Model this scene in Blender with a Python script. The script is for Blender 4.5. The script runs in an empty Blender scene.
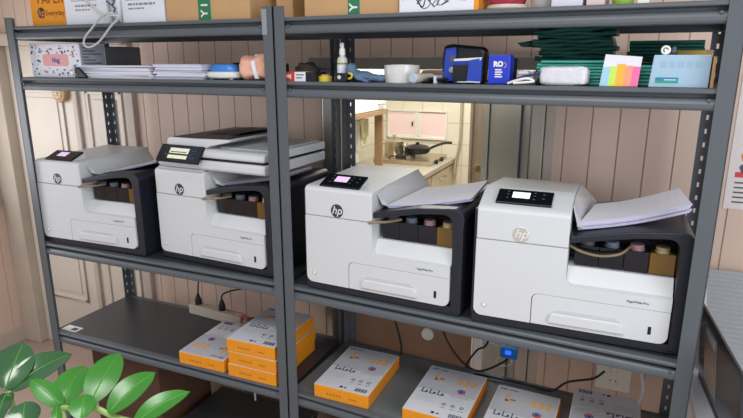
import bpy, bmesh, math, random
from mathutils import Vector, Matrix, noise
R_ = random.Random(7)
S = bpy.context.scene
COL = S.collection
PI = math.pi

# ------------------------------------------------------------------ helpers
def lin(h):
    h = h.lstrip('#')
    o = []
    for i in (0, 2, 4):
        c = int(h[i:i+2], 16) / 255
        o.append(c/12.92 if c <= .04045 else ((c+.055)/1.055)**2.4)
    return (*o, 1)

def mat(name, col, rough=.5, metal=0., var=.06, scale=30., bump=0., bscale=200., emit=0., alpha=1., trans=0., spec=.5, stretch=None, coat=0.):
    m = bpy.data.materials.new(name); m.use_nodes = True
    nt = m.node_tree; b = nt.nodes['Principled BSDF']
    c = lin(col)
    b.inputs['Roughness'].default_value = rough
    b.inputs['Metallic'].default_value = metal
    b.inputs['Specular IOR Level'].default_value = spec
    b.inputs['Coat Weight'].default_value = coat
    tc = nt.nodes.new('ShaderNodeTexCoord'); src = tc.outputs['Object']
    if stretch:
        mp = nt.nodes.new('ShaderNodeMapping'); mp.inputs['Scale'].default_value = stretch
        nt.links.new(src, mp.inputs['Vector']); src = mp.outputs['Vector']
    if var > 0:
        n = nt.nodes.new('ShaderNodeTexNoise'); n.inputs['Scale'].default_value = scale; n.inputs['Detail'].default_value = 4
        nt.links.new(src, n.inputs['Vector'])
        mx = nt.nodes.new('ShaderNodeMix'); mx.data_type = 'RGBA'
        mx.inputs[6].default_value = tuple(max(0, x*(1-var)) for x in c[:3]) + (1,)
        mx.inputs[7].default_value = tuple(min(1, x*(1+var)) for x in c[:3]) + (1,)
        nt.links.new(n.outputs['Fac'], mx.inputs[0]); nt.links.new(mx.outputs[2], b.inputs['Base Color'])
    else:
        b.inputs['Base Color'].default_value = c
    if bump > 0:
        n2 = nt.nodes.new('ShaderNodeTexNoise'); n2.inputs['Scale'].default_value = bscale; n2.inputs['Detail'].default_value = 3
        nt.links.new(src, n2.inputs['Vector'])
        bp = nt.nodes.new('ShaderNodeBump'); bp.inputs['Strength'].default_value = bump; bp.inputs['Distance'].default_value = .002
        nt.links.new(n2.outputs['Fac'], bp.inputs['Height']); nt.links.new(bp.outputs['Normal'], b.inputs['Normal'])
    if emit > 0:
        b.inputs['Emission Color'].default_value = c; b.inputs['Emission Strength'].default_value = emit
    if trans > 0: b.inputs['Transmission Weight'].default_value = trans
    if alpha < 1: b.inputs['Alpha'].default_value = alpha
    return m

def arc(cx, cz, r, a0, a1, n=6):
    return [(cx + r*math.cos(math.radians(a0+(a1-a0)*i/n)), cz + r*math.sin(math.radians(a0+(a1-a0)*i/n))) for i in range(n+1)]

def rrect(x0, x1, z0, z1, r, n=5):
    return (arc(x1-r, z1-r, r, 0, 90, n) + arc(x0+r, z1-r, r, 90, 180, n) + arc(x0+r, z0+r, r, 180, 270, n) + arc(x1-r, z0+r, r, 270, 360, n))

def spline(pts, k=6):
    pts = [Vector(p) for p in pts]; out = []
    P = [2*pts[0]-pts[1]] + pts + [2*pts[-1]-pts[-2]]
    for i in range(1, len(P)-2):
        a, b, c, d = P[i-1:i+3]
        for j in range(k):
            t = j/k
            out.append(.5*((2*b) + (c-a)*t + (2*a-5*b+4*c-d)*t*t + (3*b-a-3*c+d)*t**3))
    out.append(pts[-1]); return out

class MB:
    def __init__(s): s.bm = bmesh.new()
    def face(s, vs, mi=0, sm=False):
        try:
            f = s.bm.faces.new(vs); f.material_index = mi; f.smooth = sm; return f
        except ValueError: return None
    def box(s, x0, x1, y0, y1, z0, z1, mi=0):
        v = [s.bm.verts.new((x, y, z)) for x in (x0, x1) for y in (y0, y1) for z in (z0, z1)]
        for q in ((0,1,3,2), (4,6,7,5), (0,4,5,1), (2,3,7,6), (0,2,6,4), (1,5,7,3)): s.face([v[i] for i in q], mi)
        return s
    def prism(s, pts, ax, a0, a1, mi=0):
        # pts: 2-D polygon; ax 'x': (y,z), 'y': (x,z), 'z': (x,y)
        def mk(p, a): return {'x': (a, p[0], p[1]), 'y': (p[0], a, p[1]), 'z': (p[0], p[1], a)}[ax]
        A = [s.bm.verts.new(mk(p, a0)) for p in pts]; B = [s.bm.verts.new(mk(p, a1)) for p in pts]
        n = len(pts)
        s.face(A, mi); s.face(B[::-1], mi)
        for i in range(n): s.face([A[i], B[i], B[(i+1) % n], A[(i+1) % n]], mi)
        return s
    def hexa(s, bot, top, mi=0):
        a = [s.bm.verts.new(p) for p in bot]; b = [s.bm.verts.new(p) for p in top]; n = len(a)
        s.face(a[::-1], mi); s.face(b, mi)
        for i in range(n): s.face([a[i], a[(i+1) % n], b[(i+1) % n], b[i]], mi)
        return s
    def tube(s, pts, r, n=8, mi=0, cap=True):
        pts = [Vector(p) for p in pts]; rings = []
        up = Vector((0, 0, 1)); prev = None
        for i, p in enumerate(pts):
            t = (pts[min(i+1, len(pts)-1)] - pts[max(i-1, 0)]).normalized()
            if prev is None:
                u = t.cross(up)
                if u.length < .1: u = t.cross(Vector((1, 0, 0)))
            else:
                u = prev - t*prev.dot(t)
                if u.length < 1e-4: u = t.cross(up)
            u.normalize(); prev = u; w = t.cross(u)
            rr = r[i] if isinstance(r, (list, tuple)) else r
            rings.append([s.bm.verts.new(p + (u*math.cos(2*PI*k/n) + w*math.sin(2*PI*k/n))*rr) for k in range(n)])
        for a, b in zip(rings, rings[1:]):
            for k in range(n): s.face([a[k], a[(k+1) % n], b[(k+1) % n], b[k]], mi, True)
        if cap: s.face(rings[0][::-1], mi); s.face(rings[-1], mi)
        return s
    def lathe(s, prof, n=28, c=(0, 0, 0), ax='z', mi=0, sm=True):
        rings = []
        for r, h in prof:
            ring = []
            for k in range(n):
                a = 2*PI*k/n; x, y = r*math.cos(a), r*math.sin(a)
                p = {'z': (x, y, h), 'y': (x, h, y), 'x': (h, x, y)}[ax]
                ring.append(s.bm.verts.new(Vector(c)+Vector(p)))
            rings.append(ring)
        for a, b in zip(rings, rings[1:]):
            for k in range(n): s.face([a[k], a[(k+1) % n], b[(k+1) % n], b[k]], mi, sm)
        s.face(rings[0][::-1], mi); s.face(rings[-1], mi)
        return s
    def grid(s, fn, nu, nv, mi=0, sm=True, closed=False):
        V = [[s.bm.verts.new(fn(i/nu, j/nv)) for j in range(nv+1)] for i in range(nu+1)]
        for i in range(nu):
            for j in range(nv): s.face([V[i][j], V[i+1][j], V[i+1][j+1], V[i][j+1]], mi, sm)
        return s
    def blob(s, c, rx, ry, rz, nz=.0, sc=4., n=16, mi=0, flat=True, p=1., seed=0.):
        # lumpy rounded mass, bottom flattened at c.z
        def fn(u, v):
            th = 2*PI*u; ph = PI*(v-.5)
            cx = abs(math.cos(ph))**p
            d = Vector((math.copysign(abs(math.cos(th))**p, math.cos(th))*cx, math.copysign(abs(math.sin(th))**p, math.sin(th))*cx, math.copysign(abs(math.sin(ph))**p, math.sin(ph))))
            k = 1 + nz*noise.noise(d*sc + Vector((seed, seed*2.1, 3.3)))
            z = d.z*rz*k + rz
            if flat: z = max(z, 0.15*rz)-0.15*rz
            return Vector(c) + Vector((d.x*rx*k, d.y*ry*k, z))
        return s.grid(fn, n*2, n, mi)
    def build(s, name, mats, parent=None, bevel=0., seg=2, smooth=False, solid=0., subd=0, loc=None, rotz=0., split=True):
        bmesh.ops.remove_doubles(s.bm, verts=s.bm.verts, dist=1e-6)
        bmesh.ops.recalc_face_normals(s.bm, faces=s.bm.faces)
        me = bpy.data.meshes.new(name); s.bm.to_mesh(me); s.bm.free()
        if not isinstance(mats, (list, tuple)): mats = [mats]
        for m in mats: me.materials.append(m)
        if smooth:
            for p in me.polygons: p.use_smooth = True
        o = bpy.data.objects.new(name, me); COL.objects.link(o)
        if parent: o.parent = parent
        if loc is not None: o.location = loc; o.rotation_euler.z = rotz
        if solid:
            md = o.modifiers.new('solid', 'SOLIDIFY'); md.thickness = solid; md.offset = 0
        if bevel:
            md = o.modifiers.new('bevel', 'BEVEL'); md.width = bevel; md.segments = seg; md.limit_method = 'ANGLE'; md.angle_limit = math.radians(35)
        if split and any(p.use_smooth for p in me.polygons):
            md = o.modifiers.new('edges', 'EDGE_SPLIT'); md.split_angle = math.radians(42)
        if subd:
            md = o.modifiers.new('sub', 'SUBSURF'); md.levels = subd; md.render_levels = subd
        return o

def tag(o, label=None, cat=None, group=None, kind=None):
    if label: o['label'] = label
    if cat: o['category'] = cat
    if group: o['group'] = group
    if kind: o['kind'] = kind
    return o

def thing(name, label, cat, loc=(0, 0, 0), rotz=0., group=None):
    o = bpy.data.objects.new(name, None); COL.objects.link(o); o.empty_display_size = .05
    o.location = loc; o.rotation_euler.z = rotz
    return tag(o, label, cat, group)

def struct(name, mb, m, **k):
    return tag(mb.build(name, m, **k), kind='structure')

_font_cache = {}
def text_geo(body, size, shear=0., bold=0.):
    cu = bpy.data.curves.new('glyphs', 'FONT'); cu.body = body; cu.size = size; cu.align_x = 'CENTER'; cu.align_y = 'CENTER'; cu.shear = shear; cu.offset = bold; cu.resolution_u = 3
    o = bpy.data.objects.new('glyphs', cu); COL.objects.link(o)
    dg = bpy.context.evaluated_depsgraph_get(); dg.update()
    me = bpy.data.meshes.new_from_object(o.evaluated_get(dg))
    vs = [v.co.copy() for v in me.vertices]; fs = [tuple(p.vertices) for p in me.polygons]
    bpy.data.objects.remove(o); bpy.data.curves.remove(cu); bpy.data.meshes.remove(me)
    return vs, fs
def add_text(mb, body, size, O, U, V, mi=0, shear=0., bold=0., th=.0004):
    vs, fs = text_geo(body, size, shear, bold)
    O, U, V = Vector(O), Vector(U).normalized(), Vector(V).normalized(); N = U.cross(V)
    nv = [mb.bm.verts.new(O + U*v.x + V*v.y + N*th) for v in vs]
    for f in fs: mb.face([nv[i] for i in f], mi)
    return mb
def decal(mb, u0, u1, v0, v1, O, U, V, mi=0, th=.0004):
    # thin printed patch (real, slightly proud of its surface)
    O, U, V = Vector(O), Vector(U).normalized(), Vector(V).normalized(); N = U.cross(V)
    q = [(u0, v0), (u1, v0), (u1, v1), (u0, v1)]
    mb.hexa([O+U*a+V*b for a, b in q], [O+U*a+V*b+N*th for a, b in q], mi); return mb
def decal_poly(mb, pts, O, U, V, mi=0, th=.0005):
    O, U, V = Vector(O), Vector(U).normalized(), Vector(V).normalized(); N = U.cross(V)
    mb.hexa([O+U*a+V*b for a, b in pts], [O+U*a+V*b+N*th for a, b in pts], mi); return mb
def circ(cx, cy, r, n=14): return [(cx+r*math.cos(2*PI*i/n), cy+r*math.sin(2*PI*i/n)) for i in range(n)]
def ring_decal(mb, cx, cy, r0, r1, a0, a1, O, U, V, mi=0, th=.0006):
    n = 8; O, U, V = Vector(O), Vector(U).normalized(), Vector(V).normalized(); N = U.cross(V)
    for i in range(n):
        t0 = math.radians(a0+(a1-a0)*i/n); t1 = math.radians(a0+(a1-a0)*(i+1)/n)
        q = [(cx+r*math.cos(t), cy+r*math.sin(t)) for r, t in ((r0, t0), (r1, t0), (r1, t1), (r0, t1))]
        mb.face([mb.bm.verts.new(O+U*a+V*b+N*th) for a, b in q], mi)
    return mb

# the right-hand rack stands slightly turned
ANG = -.0544
RO = Vector((1.2, 0, 0))
WR = 1.222
def G(x, y, z):
    return Vector((RO.x + x*math.cos(ANG) - y*math.sin(ANG), x*math.sin(ANG) + y*math.cos(ANG), z))
Z1, Z2, Z3, Z4 = 1.550, 1.362, .686, .281
FLOOR = -.21
WALLY = .58

# ------------------------------------------------------------------ materials
M = {}
M['steel'] = mat('charcoal powder coat', '#5a6064', .40, 0, .05, 60, .05, 900, spec=.5)
M['board'] = mat('black melamine board', '#39393c', .38, 0, .12, 18, .04, 300, spec=.5)
M['boardsheen'] = mat('melamine board with painted sheen', '#697174', .35, 0, .12, 14, .04, 300)  # paler than the other boards: reflected sheen painted into the base colour
M['pink'] = mat('pink painted boards', '#dbc0ac', .55, 0, .07, 5, .06, 60, stretch=(1, 1, .25))
M['cream'] = mat('cream painted door', '#d8cdbd', .5, 0, .06, 6, .05, 60)
M['beige'] = mat('beige door frame paint', '#c2b4a4', .6, 0, .12, 9, .08, 70)
M['sill'] = mat('grey stone lintel', '#9a938a', .7, 0, .2, 40, .1, 90)
M['floor'] = mat('grey brown floor', '#b09a8a', .5, 0, .12, 6, .03, 100)
M['white'] = mat('white printer plastic', '#d9dbdb', .42, 0, .015, 20, .02, 1500, spec=.4)
M['grey'] = mat('light grey printer plastic', '#c9cbcb', .45, 0, .02, 20)
M['dark'] = mat('navy black printer plastic', '#23262e', .38, 0, .05, 30, .05, 900)
M['inside'] = mat('black recess plastic', '#121317', .5, 0, .1, 30)
M['gloss'] = mat('gloss black panel', '#14161c', .12, 0, 0)
M['lcdpink'] = mat('lit lilac screen', '#d8b8e0', .3, emit=.75, var=0)
M['lcdwhite'] = mat('lit pale screen', '#dbe6f2', .3, emit=.85, var=0)
M['lcdyellow'] = mat('lit cream screen', '#d0d0b8', .3, emit=.5, var=.2, scale=70)
M['logo'] = mat('dark chrome logo', '#3c4046', .35, .3, 0)
M['logosilver'] = mat('silver logo', '#d6d0c0', .3, .35, 0)
M['logow'] = mat('white logo letters', '#e8e8e6', .4, 0, 0)
M['ink'] = mat('grey lettering', '#55585c', .6, 0, 0)
M['black'] = mat('matt black', '#17171a', .6, 0, .1)
M['blackgloss'] = mat('black vinyl', '#1a1b1f', .35, 0, .1)
M['paper'] = mat('white paper', '#e9e9ef', .75, 0, .02, 30)
M['paperedge'] = mat('bluish paper edges', '#c3c0d6', .8, 0, .25, 40, stretch=(1, 1, 60))
M['tankblack'] = mat('black ink tank', '#121214', .15, 0, .1, spec=.6)
M['tankblue'] = mat('dark blue ink tank', '#12141a', .15, 0, .1, spec=.6)
M['tankmag'] = mat('dark magenta ink tank', '#1a1015', .15, 0, .1, spec=.6)
M['tankyel'] = mat('amber yellow ink tank', '#74541a', .15, 0, .3, 25, spec=.6)
M['capgrey'] = mat('grey tank cap', '#5d5f63', .5, 0, 0)
M['capblue'] = mat('blue grey tank cap', '#6f7785', .5, 0, 0)
M['cappink'] = mat('pink tank cap', '#b48a90', .5, 0, 0)
M['capyel'] = mat('pale yellow tank cap', '#cdbb8d', .5, 0, 0)
M['tubing'] = mat('amber ink tubing', '#8d7a5b', .35, 0, .15)
M['orange'] = mat('orange paper wrap', '#f09a1e', .42, 0, .1, 45, .15, 60)
M['reamtop'] = mat('white printed wrap', '#dcdde2', .4, 0, .03, 30, .08, 40)
M['reamgrey'] = mat('pale grey print', '#bfc2c8', .45, 0, 0)
M['navy'] = mat('navy print', '#3b4168', .5, 0, 0)
M['printor'] = mat('orange print', '#e8b065', .5, 0, 0)
M['red'] = mat('red print', '#d8403f', .5, 0, .05)
M['blue'] = mat('bright blue print', '#2f6fc0', .5, 0, .03)
M['card'] = mat('brown cardboard', '#c79f70', .8, 0, .06, 20, .05, 120)
M['carddark'] = mat('dark brown cardboard', '#553a29', .8, 0, .1, 14, .05, 120)
M['brownboard'] = mat('brown hardboard', '#97745a', .7, 0, .08, 12)
M['tape'] = mat('green packing tape', '#2f7d57', .3, 0, .05)
M['silver'] = mat('brushed aluminium', '#b9b7b0', .35, .7, .08, 20, stretch=(20, 20, 1))
M['greydoor'] = mat('grey steel door paint', '#8b9397', .35, .1, .08, 5, stretch=(6, 6, .6))
M['tile'] = mat('cream glazed tile', '#ece5d0', .25, 0, .03, 8)
M['grout'] = mat('grey grout', '#b0a68e', .8, 0, 0)
M['counter'] = mat('stainless worktop', '#c6bfae', .35, .3, .05, 10)
M['cabinet'] = mat('cream cabinet front', '#e6d6b5', .45, 0, .03, 8)
M['orangewood'] = mat('orange brown wood', '#a58562', .5, 0, .12, 10, stretch=(1, 1, .2))
M['white2'] = mat('white enamel', '#f0eee6', .4, 0, .02)
M['glasspink'] = mat('frosted pink window pane', '#e6cbc6', .3, emit=.25, var=.05, scale=4)
M['daylight'] = mat('bright daylit window pane', '#f6f6fa', .2, emit=1.3, var=0)
M['brass'] = mat('brass knob', '#a8966a', .35, .8, .05)
M['steelpot'] = mat('stainless pot', '#c9bda6', .25, .8, .05)
M['cable'] = mat('black cable rubber', '#161618', .5, 0, 0)
M['cablew'] = mat('white cable rubber', '#c9c7c2', .5, 0, .03)
M['bisque'] = mat('beige plastic', '#d0c6b2', .5, 0, .05)
M['leaf'] = mat('glossy green leaf', '#2d6e1a', .28, 0, .22, 22, .05, 60, spec=.5)
M['leafdark'] = mat('glossy dark green leaf', '#275128', .18, 0, .3, 14, .15, 40, spec=.7)
M['stem'] = mat('pale green stem', '#8aa05a', .4, 0, .1)
M['rib'] = mat('leaf rib green', '#4d8a2e', .4, 0, .05)
M['pot'] = mat('white ceramic pot', '#d9d6d0', .3, 0, .03)
M['soil'] = mat('dark soil', '#3a2c22', .95, 0, .4, 60, .8, 80)

# ------------------------------------------------------------------ camera
cam = bpy.data.cameras.new('camera'); cam.sensor_width = 36; cam.lens = 574.37/743*36
co = bpy.data.objects.new('camera', cam); COL.objects.link(co)
pit, yaw = .2515, .4075
co.location = (2.1944, -1.5564, 1.4212)
co.rotation_euler = (PI/2 - pit, 0, yaw)
cam.clip_start = .02
S.camera = co

# ------------------------------------------------------------------ setting
def boards(x0, x1, z0, z1, w=.088, g=.005, d=.006, y=WALLY, depth=.05, off=0.):
    pts = [(x1, y+depth), (x0, y+depth), (x0, y)]
    x = x0 + off
    while x < x1 - .01:
        if x > x0 + .01: pts += [(x-g/2, y), (x-g/4, y+d), (x+g/4, y+d), (x+g/2, y)]
        x += w
    pts.append((x1, y)); return MB().prism(pts, 'z', z0, z1)
struct('floor', MB().box(-2.5, 4.2, -3.2, WALLY+.05, FLOOR-.05, FLOOR).box(1.08, 2.0, WALLY+.05, .75, FLOOR-.05, FLOOR), M['floor'])
struct('wall_back', boards(.03, 1.06, FLOOR, 2.5, off=.05), M['pink'])
struct('wall_back_right', boards(1.985, 4.2, FLOOR, 2.5, off=.03), M['pink'])
struct('wall_back_over_door', boards(1.06, 1.985, 1.438, 2.5, off=.03), M['pink'])
struct('wall_back_over_left_door', boards(-1.0, .03, 1.54, 2.5), M['pink'])
struct('trim_1', MB().box(1.0, 1.97, WALLY-.02, WALLY+.06, 1.392, 1.438), M['sill'], bevel=.004)
struct('trim_2', MB().box(1.055, 1.10, WALLY-.012, WALLY+.12, FLOOR, 1.392), M['silver'], bevel=.003)
struct('trim_3', MB().box(1.90, 1.945, WALLY-.012, WALLY+.10, FLOOR, 1.392).box(1.948, 1.985, WALLY-.004, WALLY+.06, FLOOR, 1.392), M['beige'], bevel=.004)
# left wall with its window, boards below the sill
XL = -1.0
def left_boards():
    pts = [(XL-.05, WALLY), (XL-.05, -3.2), (XL, -3.2)]; y = -3.15
    while y < WALLY-.02:
        pts += [(XL, y-.0025), (XL-.005, y-.001), (XL-.005, y+.001), (XL, y+.0025)]; y += .11
    pts.append((XL, WALLY)); return MB().prism(pts, 'z', FLOOR, .62)
struct('wall_left', left_boards(), M['pink'])
struct('wall_left_upper', MB().box(XL-.05, XL, -3.2, -1.0, .62, 2.5).box(XL-.05, XL, -1.0, .47, 1.45, 2.5).box(XL-.05, XL, .47, WALLY+.05, .62, 2.5), M['beige'])
wf = struct('window_1', MB().box(XL-.06, XL+.03, -1.05, .50, .62, .67).box(XL-.05, XL+.012, .40, .47, .67, 1.45).box(XL-.05, XL+.012, -1.0, .47, 1.40, 1.45).box(XL-.05, XL+.012, -.32, -.26, .67, 1.40).box(XL-.05, XL+.012, -1.0, -.95, .67, 1.40), M['beige'], bevel=.003)
MB().box(XL-.035, XL-.03, -.95, -.32, .67, 1.40).box(XL-.035, XL-.03, -.26, .40, .67, 1.40).build('pane', M['daylight'], wf)
struct('baseboard_left', MB().box(XL, XL+.015, -3.2, WALLY-.02, FLOOR, FLOOR+.09), M['beige'], bevel=.004)
struct('trim_4', MB().box(-1.0, -.86, WALLY-.05, WALLY+.03, FLOOR, 1.54).box(-1.0, .03, WALLY-.05, WALLY+.03, 1.50, 1.56), M['beige'], bevel=.006)
struct('trim_5', MB().box(-.02, .03, WALLY-.02, WALLY+.03, FLOOR, 1.50), M['beige'], bevel=.004)
# cream panelled double door
d1 = struct('door_1', MB().box(-.86, -.372, WALLY+.005, WALLY+.045, FLOOR, 1.50).box(-.366, -.02, WALLY+.005, WALLY+.045, FLOOR, 1.50), M['cream'], bevel=.003)
def moulding(x0, x1, z0, z1, y, w=.018):
    m = MB()
    for a, b, c, d in ((x0, x1, z0, z0+w), (x0, x1, z1-w, z1), (x0, x0+w, z0, z1), (x1-w, x1, z0, z1)):
        m.box(a, b, y-.009, y+.001, c, d)
    i = .03
    m.box(x0+i+.012, x1-i-.012, y-.006, y+.001, z0+i+.012, z1-i-.012)
    return m
for a, b in ((-.80, -.47), (-.30, -.06)):
    for c, d in ((.10, .62), (.70, 1.28)):
        moulding(a, b, c, d, WALLY+.005).build('door_panel', M['cream'], d1, bevel=.004)
MB().box(-.385, -.353, WALLY-.012, WALLY+.006, FLOOR+.01, 1.49).build('astragal', M['beige'], d1, bevel=.004)
# grey steel kitchen door standing open into the kitchen
d2 = tag(bpy.data.objects.new('door_2', None), kind='structure'); COL.objects.link(d2)
d2.location = (1.90, WALLY+.10, 0); d2.rotation_euler.z = math.radians(90+25.5)
lf = MB().box(0, .77, -.02, .02, FLOOR+.01, 1.385).build('door_leaf', M['greydoor'], d2, bevel=.003)
MB().box(.10, .20, .02, .028, FLOOR+.1, 1.36).box(.62, .632, .02, .026, FLOOR+.1, 1.36).build('door_rib', M['greydoor'], d2, bevel=.003)

# ---- kitchen beyond the doorway
KY, KX = 3.35, .20
def tiled(ax, a0, a1, z0, z1, t=.185, g=.004, holes=(), sign=1, fix=0.):
    m = MB()
    if ax == 'x': m.box(a0, a1, fix+.002, fix+.06, z0, z1, 1)
    else: m.box(fix-.06, fix-.002, a0, a1, z0, z1, 1)
    a = a0
    while a < a1 - .01:
        z = z0
        while z < z1 - .01:
            aa, zz = min(a+t, a1), min(z+t, z1)
            pcs = [(a+g/2, aa-g/2, z+g/2, zz-g/2)]
            for h in holes:
                np_ = []
                for p in pcs:
                    if p[1] <= h[0] or p[0] >= h[1] or p[3] <= h[2] or p[2] >= h[3]: np_.append(p); continue
                    if p[0] < h[0]: np_.append((p[0], h[0], p[2], p[3]))
                    if p[1] > h[1]: np_.append((h[1], p[1], p[2], p[3]))
                    c0, c1 = max(p[0], h[0]), min(p[1], h[1])
                    if p[2] < h[2]: np_.append((c0, c1, p[2], h[2]))
                    if p[3] > h[3]: np_.append((c0, c1, h[3], p[3]))
                pcs = np_
            for p in pcs:
                if ax == 'x': m.box(p[0], p[1], fix-.002, fix+.004, p[2], p[3], 0)
                else: m.box(fix-.004, fix+.002, p[0], p[1], p[2], p[3], 0)
            z += t
        a += t
    return m
struct('wall_kitchen_back', tiled('x', KX, 1.12, FLOOR, 1.9, fix=KY, holes=((.24, .80, .75, 1.0),)), [M['tile'], M['grout']])
struct('wall_kitchen_left', tiled('y', 1.2, KY, FLOOR, 1.9, t=.185, fix=KX), [M['tile'], M['grout']])
struct('wall_kitchen_near', MB().box(KX-.06, 1.055, WALLY+.06, WALLY+.14, FLOOR, 1.9), M['tile'])
struct('floor_kitchen', MB().box(KX-.06, 3.0, .75, KY+.06, FLOOR-.05, FLOOR), M['floor'])
struct('ceiling_kitchen', MB().box(KX-.06, 2.6, WALLY+.07, KY+.06, 1.9, 1.95), M['white2'])
struct('wall_kitchen_right', MB().box(2.55, 2.6, .72, KY, FLOOR, 1.9).box(1.42, 2.6, KY, KY+.06, FLOOR, 1.9), M['white2'])
w2 = struct('window_2', MB().box(.24, .80, KY-.02, KY+.03, .75, .765).box(.24, .80, KY-.02, KY+.03, .988, 1.0).box(.24, .252, KY-.02, KY+.03, .75, 1.0).box(.788, .80, KY-.02, KY+.03, .75, 1.0), M['white2'], bevel=.003)
MB().box(.252, .53, KY-.010, KY+.02, .765, .78).box(.252, .53, KY-.010, KY+.02, .972, .988).box(.505, .53, KY-.014, KY+.02, .765, .988).box(.53, .788, KY-.008, KY+.02, .765, .778).box(.53, .55, KY-.008, KY+.02, .765, .988).build('sash', M['white2'], w2, bevel=.002)
MB().box(.252, .52, KY-.004, KY-.001, .77, .98).build('pane', M['glasspink'], w2)
MB().box(.53, .788, KY-.003, KY+.0, .77, .98).build('pane', M['glasspink'], w2)
MB().box(.475, .485, KY-.02, KY-.004, .86, .90).build('latch', M['black'], w2, bevel=.002)
# inner doorway on the right of the kitchen: post, leaf with brass knob
struct('trim_6', MB().box(1.12, 1.16, 3.3, 3.36, FLOOR, 1.9), M['beige'], bevel=.004)
d3 = struct('door_3', MB().box(1.285, 1.305, 2.18, 2.24, FLOOR, 1.88).box(1.305, 1.345, 2.19, 2.23, FLOOR, 1.88).box(1.345, 1.375, 2.175, 2.245, FLOOR, 1.88), M['beige'], bevel=.003)
MB().lathe([(.012, 0), (.012, -.02), (.024, -.03), (.028, -.045), (.022, -.058), (.008, -.062)], 18, (1.36, 2.175, .745), 'y').build('door_knob', M['brass'], d3)

# kitchen furniture
cb = thing('kitchen_counter_unit', 'cream kitchen base unit with bar handles beneath the gas stove', 'cabinet', (0, 0, FLOOR))
MB().box(.21, .85, 1.5, 3.32, .08, .77).box(.21, .80, 1.5, 3.32, 0, .08).build('carcass', M['cabinet'], cb)
for i, (a, b) in enumerate(((1.52, 2.10), (2.12, 2.70), (2.72, 3.30))):
    for zz in ((.56, .75), (.12, .54)):
        f = MB().box(.85, .868, a, b, *zz).build('drawer' if zz[0] > .5 else 'door', M['cabinet'], cb, bevel=.003)
        zc = zz[1]-.06
        MB().tube([(.868, (a+b)/2-.07, zc), (.89, (a+b)/2-.07, zc), (.89, (a+b)/2+.07, zc), (.868, (a+b)/2+.07, zc)], .007, 8).build('handle', M['silver'], f)
tag(MB().box(.205, .885, 1.48, 3.33, FLOOR+.772, FLOOR+.81).build('worktop', M['counter'], bevel=.004), 'pale steel kitchen worktop carrying the gas stove and pots', 'worktop')
CZ = FLOOR+.81
gs = thing('gas_stove', 'low black gas stove under the frying pan on the kitchen worktop', 'stove', (.50, 3.07, CZ))
MB().box(-.18, .32, -.25, .22, 0, .035).build('body', M['steelpot'], gs, bevel=.006)
for cy in (-.13, .10):
    m = MB()
    for k in range(4):
        a = k*PI/2+PI/4
        m.tube([(.02+.03*math.cos(a), cy+.03*math.sin(a), .055), (.02+.10*math.cos(a), cy+.10*math.sin(a), .055), (.02+.10*math.cos(a), cy+.10*math.sin(a), .034)], .006, 6)
    m.lathe([(.045, .034), (.045, .045), (.02, .05)], 16, (.02, cy, 0))
    m.build('burner', M['black'], gs)
MB().lathe([(.018, .32), (.018, .335), (.01, .338)], 14, (0, 0.05, .018), 'x').lathe([(.018, .32), (.018, .335), (.01, .338)], 14, (0, -.1, .018), 'x').build('knob', M['black'], gs)
po = thing('cooking_pot', 'small steel cooking pot with lid left of the frying pan', 'pot', (.415, 3.06, CZ+.0361))
po.scale = (1.2, 1.2, 1.25)
MB().lathe([(.066, 0), (.07, .006), (.07, .09), (.073, .095), (.066, .095), (.064, .01)], 24).build('pot_body', M['steelpot'], po)
MB().lathe([(.072, .096), (.05, .108), (.012, .115)], 24).lathe([(.006, .115), (.006, .125), (.014, .13), (.012, .138)], 14).build('lid', M['steelpot'], po)
m = MB()
for sg in (-1, 1): m.tube(spline([(sg*.068, -.025, .075), (sg*.095, -.02, .08), (sg*.095, .02, .08), (sg*.068, .025, .075)], 4), .005, 6)
m.build('handle', M['steelpot'], po)
fp = thing('frying_pan', 'black frying pan with long curved handle on the kitchen stove', 'pan', (.625, 3.07, CZ+.0622))
fp.scale = (.8, .8, .9)
MB().lathe([(.10, 0), (.125, .012), (.14, .05), (.145, .052), (.134, .05), (.118, .016), (.0, .01)], 28).build('pan_body', M['black'], fp)
MB().tube(spline([(.12, .04, .045), (.19, .07, .075), (.28, .11, .10), (.34, .13, .10)], 6), .012, 8).build('handle', M['black'], fp)
MB().lathe([(.135, .054), (.10, .075), (.02, .088), (.02, .105), (.0, .107)], 24).build('lid', M['blackgloss'], fp)
uc = thing('wall_cabinet', 'white kitchen wall cabinet with orange-brown lower edge, hung high', 'cabinet', (KX, 0, 1.03))
MB().box(.002, .30, 1.35, 2.62, .035, .60).build('carcass', M['white2'], uc)
for a, b in ((1.36, 1.98), (1.99, 2.61)):
    f = MB().box(.30, .318, a, b, .04, .595).build('door', M['white2'], uc, bevel=.003)
    MB().tube([(.318, b-.06, .08), (.335, b-.06, .08), (.335, b-.16, .08), (.318, b-.16, .08)], .006, 6).build('handle', M['silver'], f)
MB().box(.002, .322, 1.35, 2.62, 0, .035).build('edge_trim', M['orangewood'], uc, bevel=.003)
tag(MB().box(.412, .478, 2.63, 2.655, FLOOR+.811, 1.30).build('side_panel', M['orangewood'], bevel=.002), 'upright orange-brown wooden panel beside the steel pot', 'panel')
def towel(name, label, x, y, z, w, h, m, ph):
    def fn(u, v): return Vector((x + .012*math.sin(u*9+ph)+.01*v, y + (u-.5)*w*(1-.25*math.sin(v*PI*.5)), z - v*h))
    t = MB().grid(fn, 14, 10)
    def fn2(u, v): return fn(u, v*.7) + Vector((.018, .0, 0))
    t.grid(fn2, 14, 10)
    return tag(t.build(name, m, solid=.004), label, 'towel')
rail = tag(MB().tube([(.33, 2.3, .985), (.33, 2.62, .985)], .006, 8).box(.325, .335, 2.33, 2.34, .985, 1.03).box(.325, .335, 2.58, 2.59, .985, 1.03).build('towel_rail', M['silver']), 'thin metal rail beneath the white wall cabinet holding the towels', 'rail')
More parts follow.
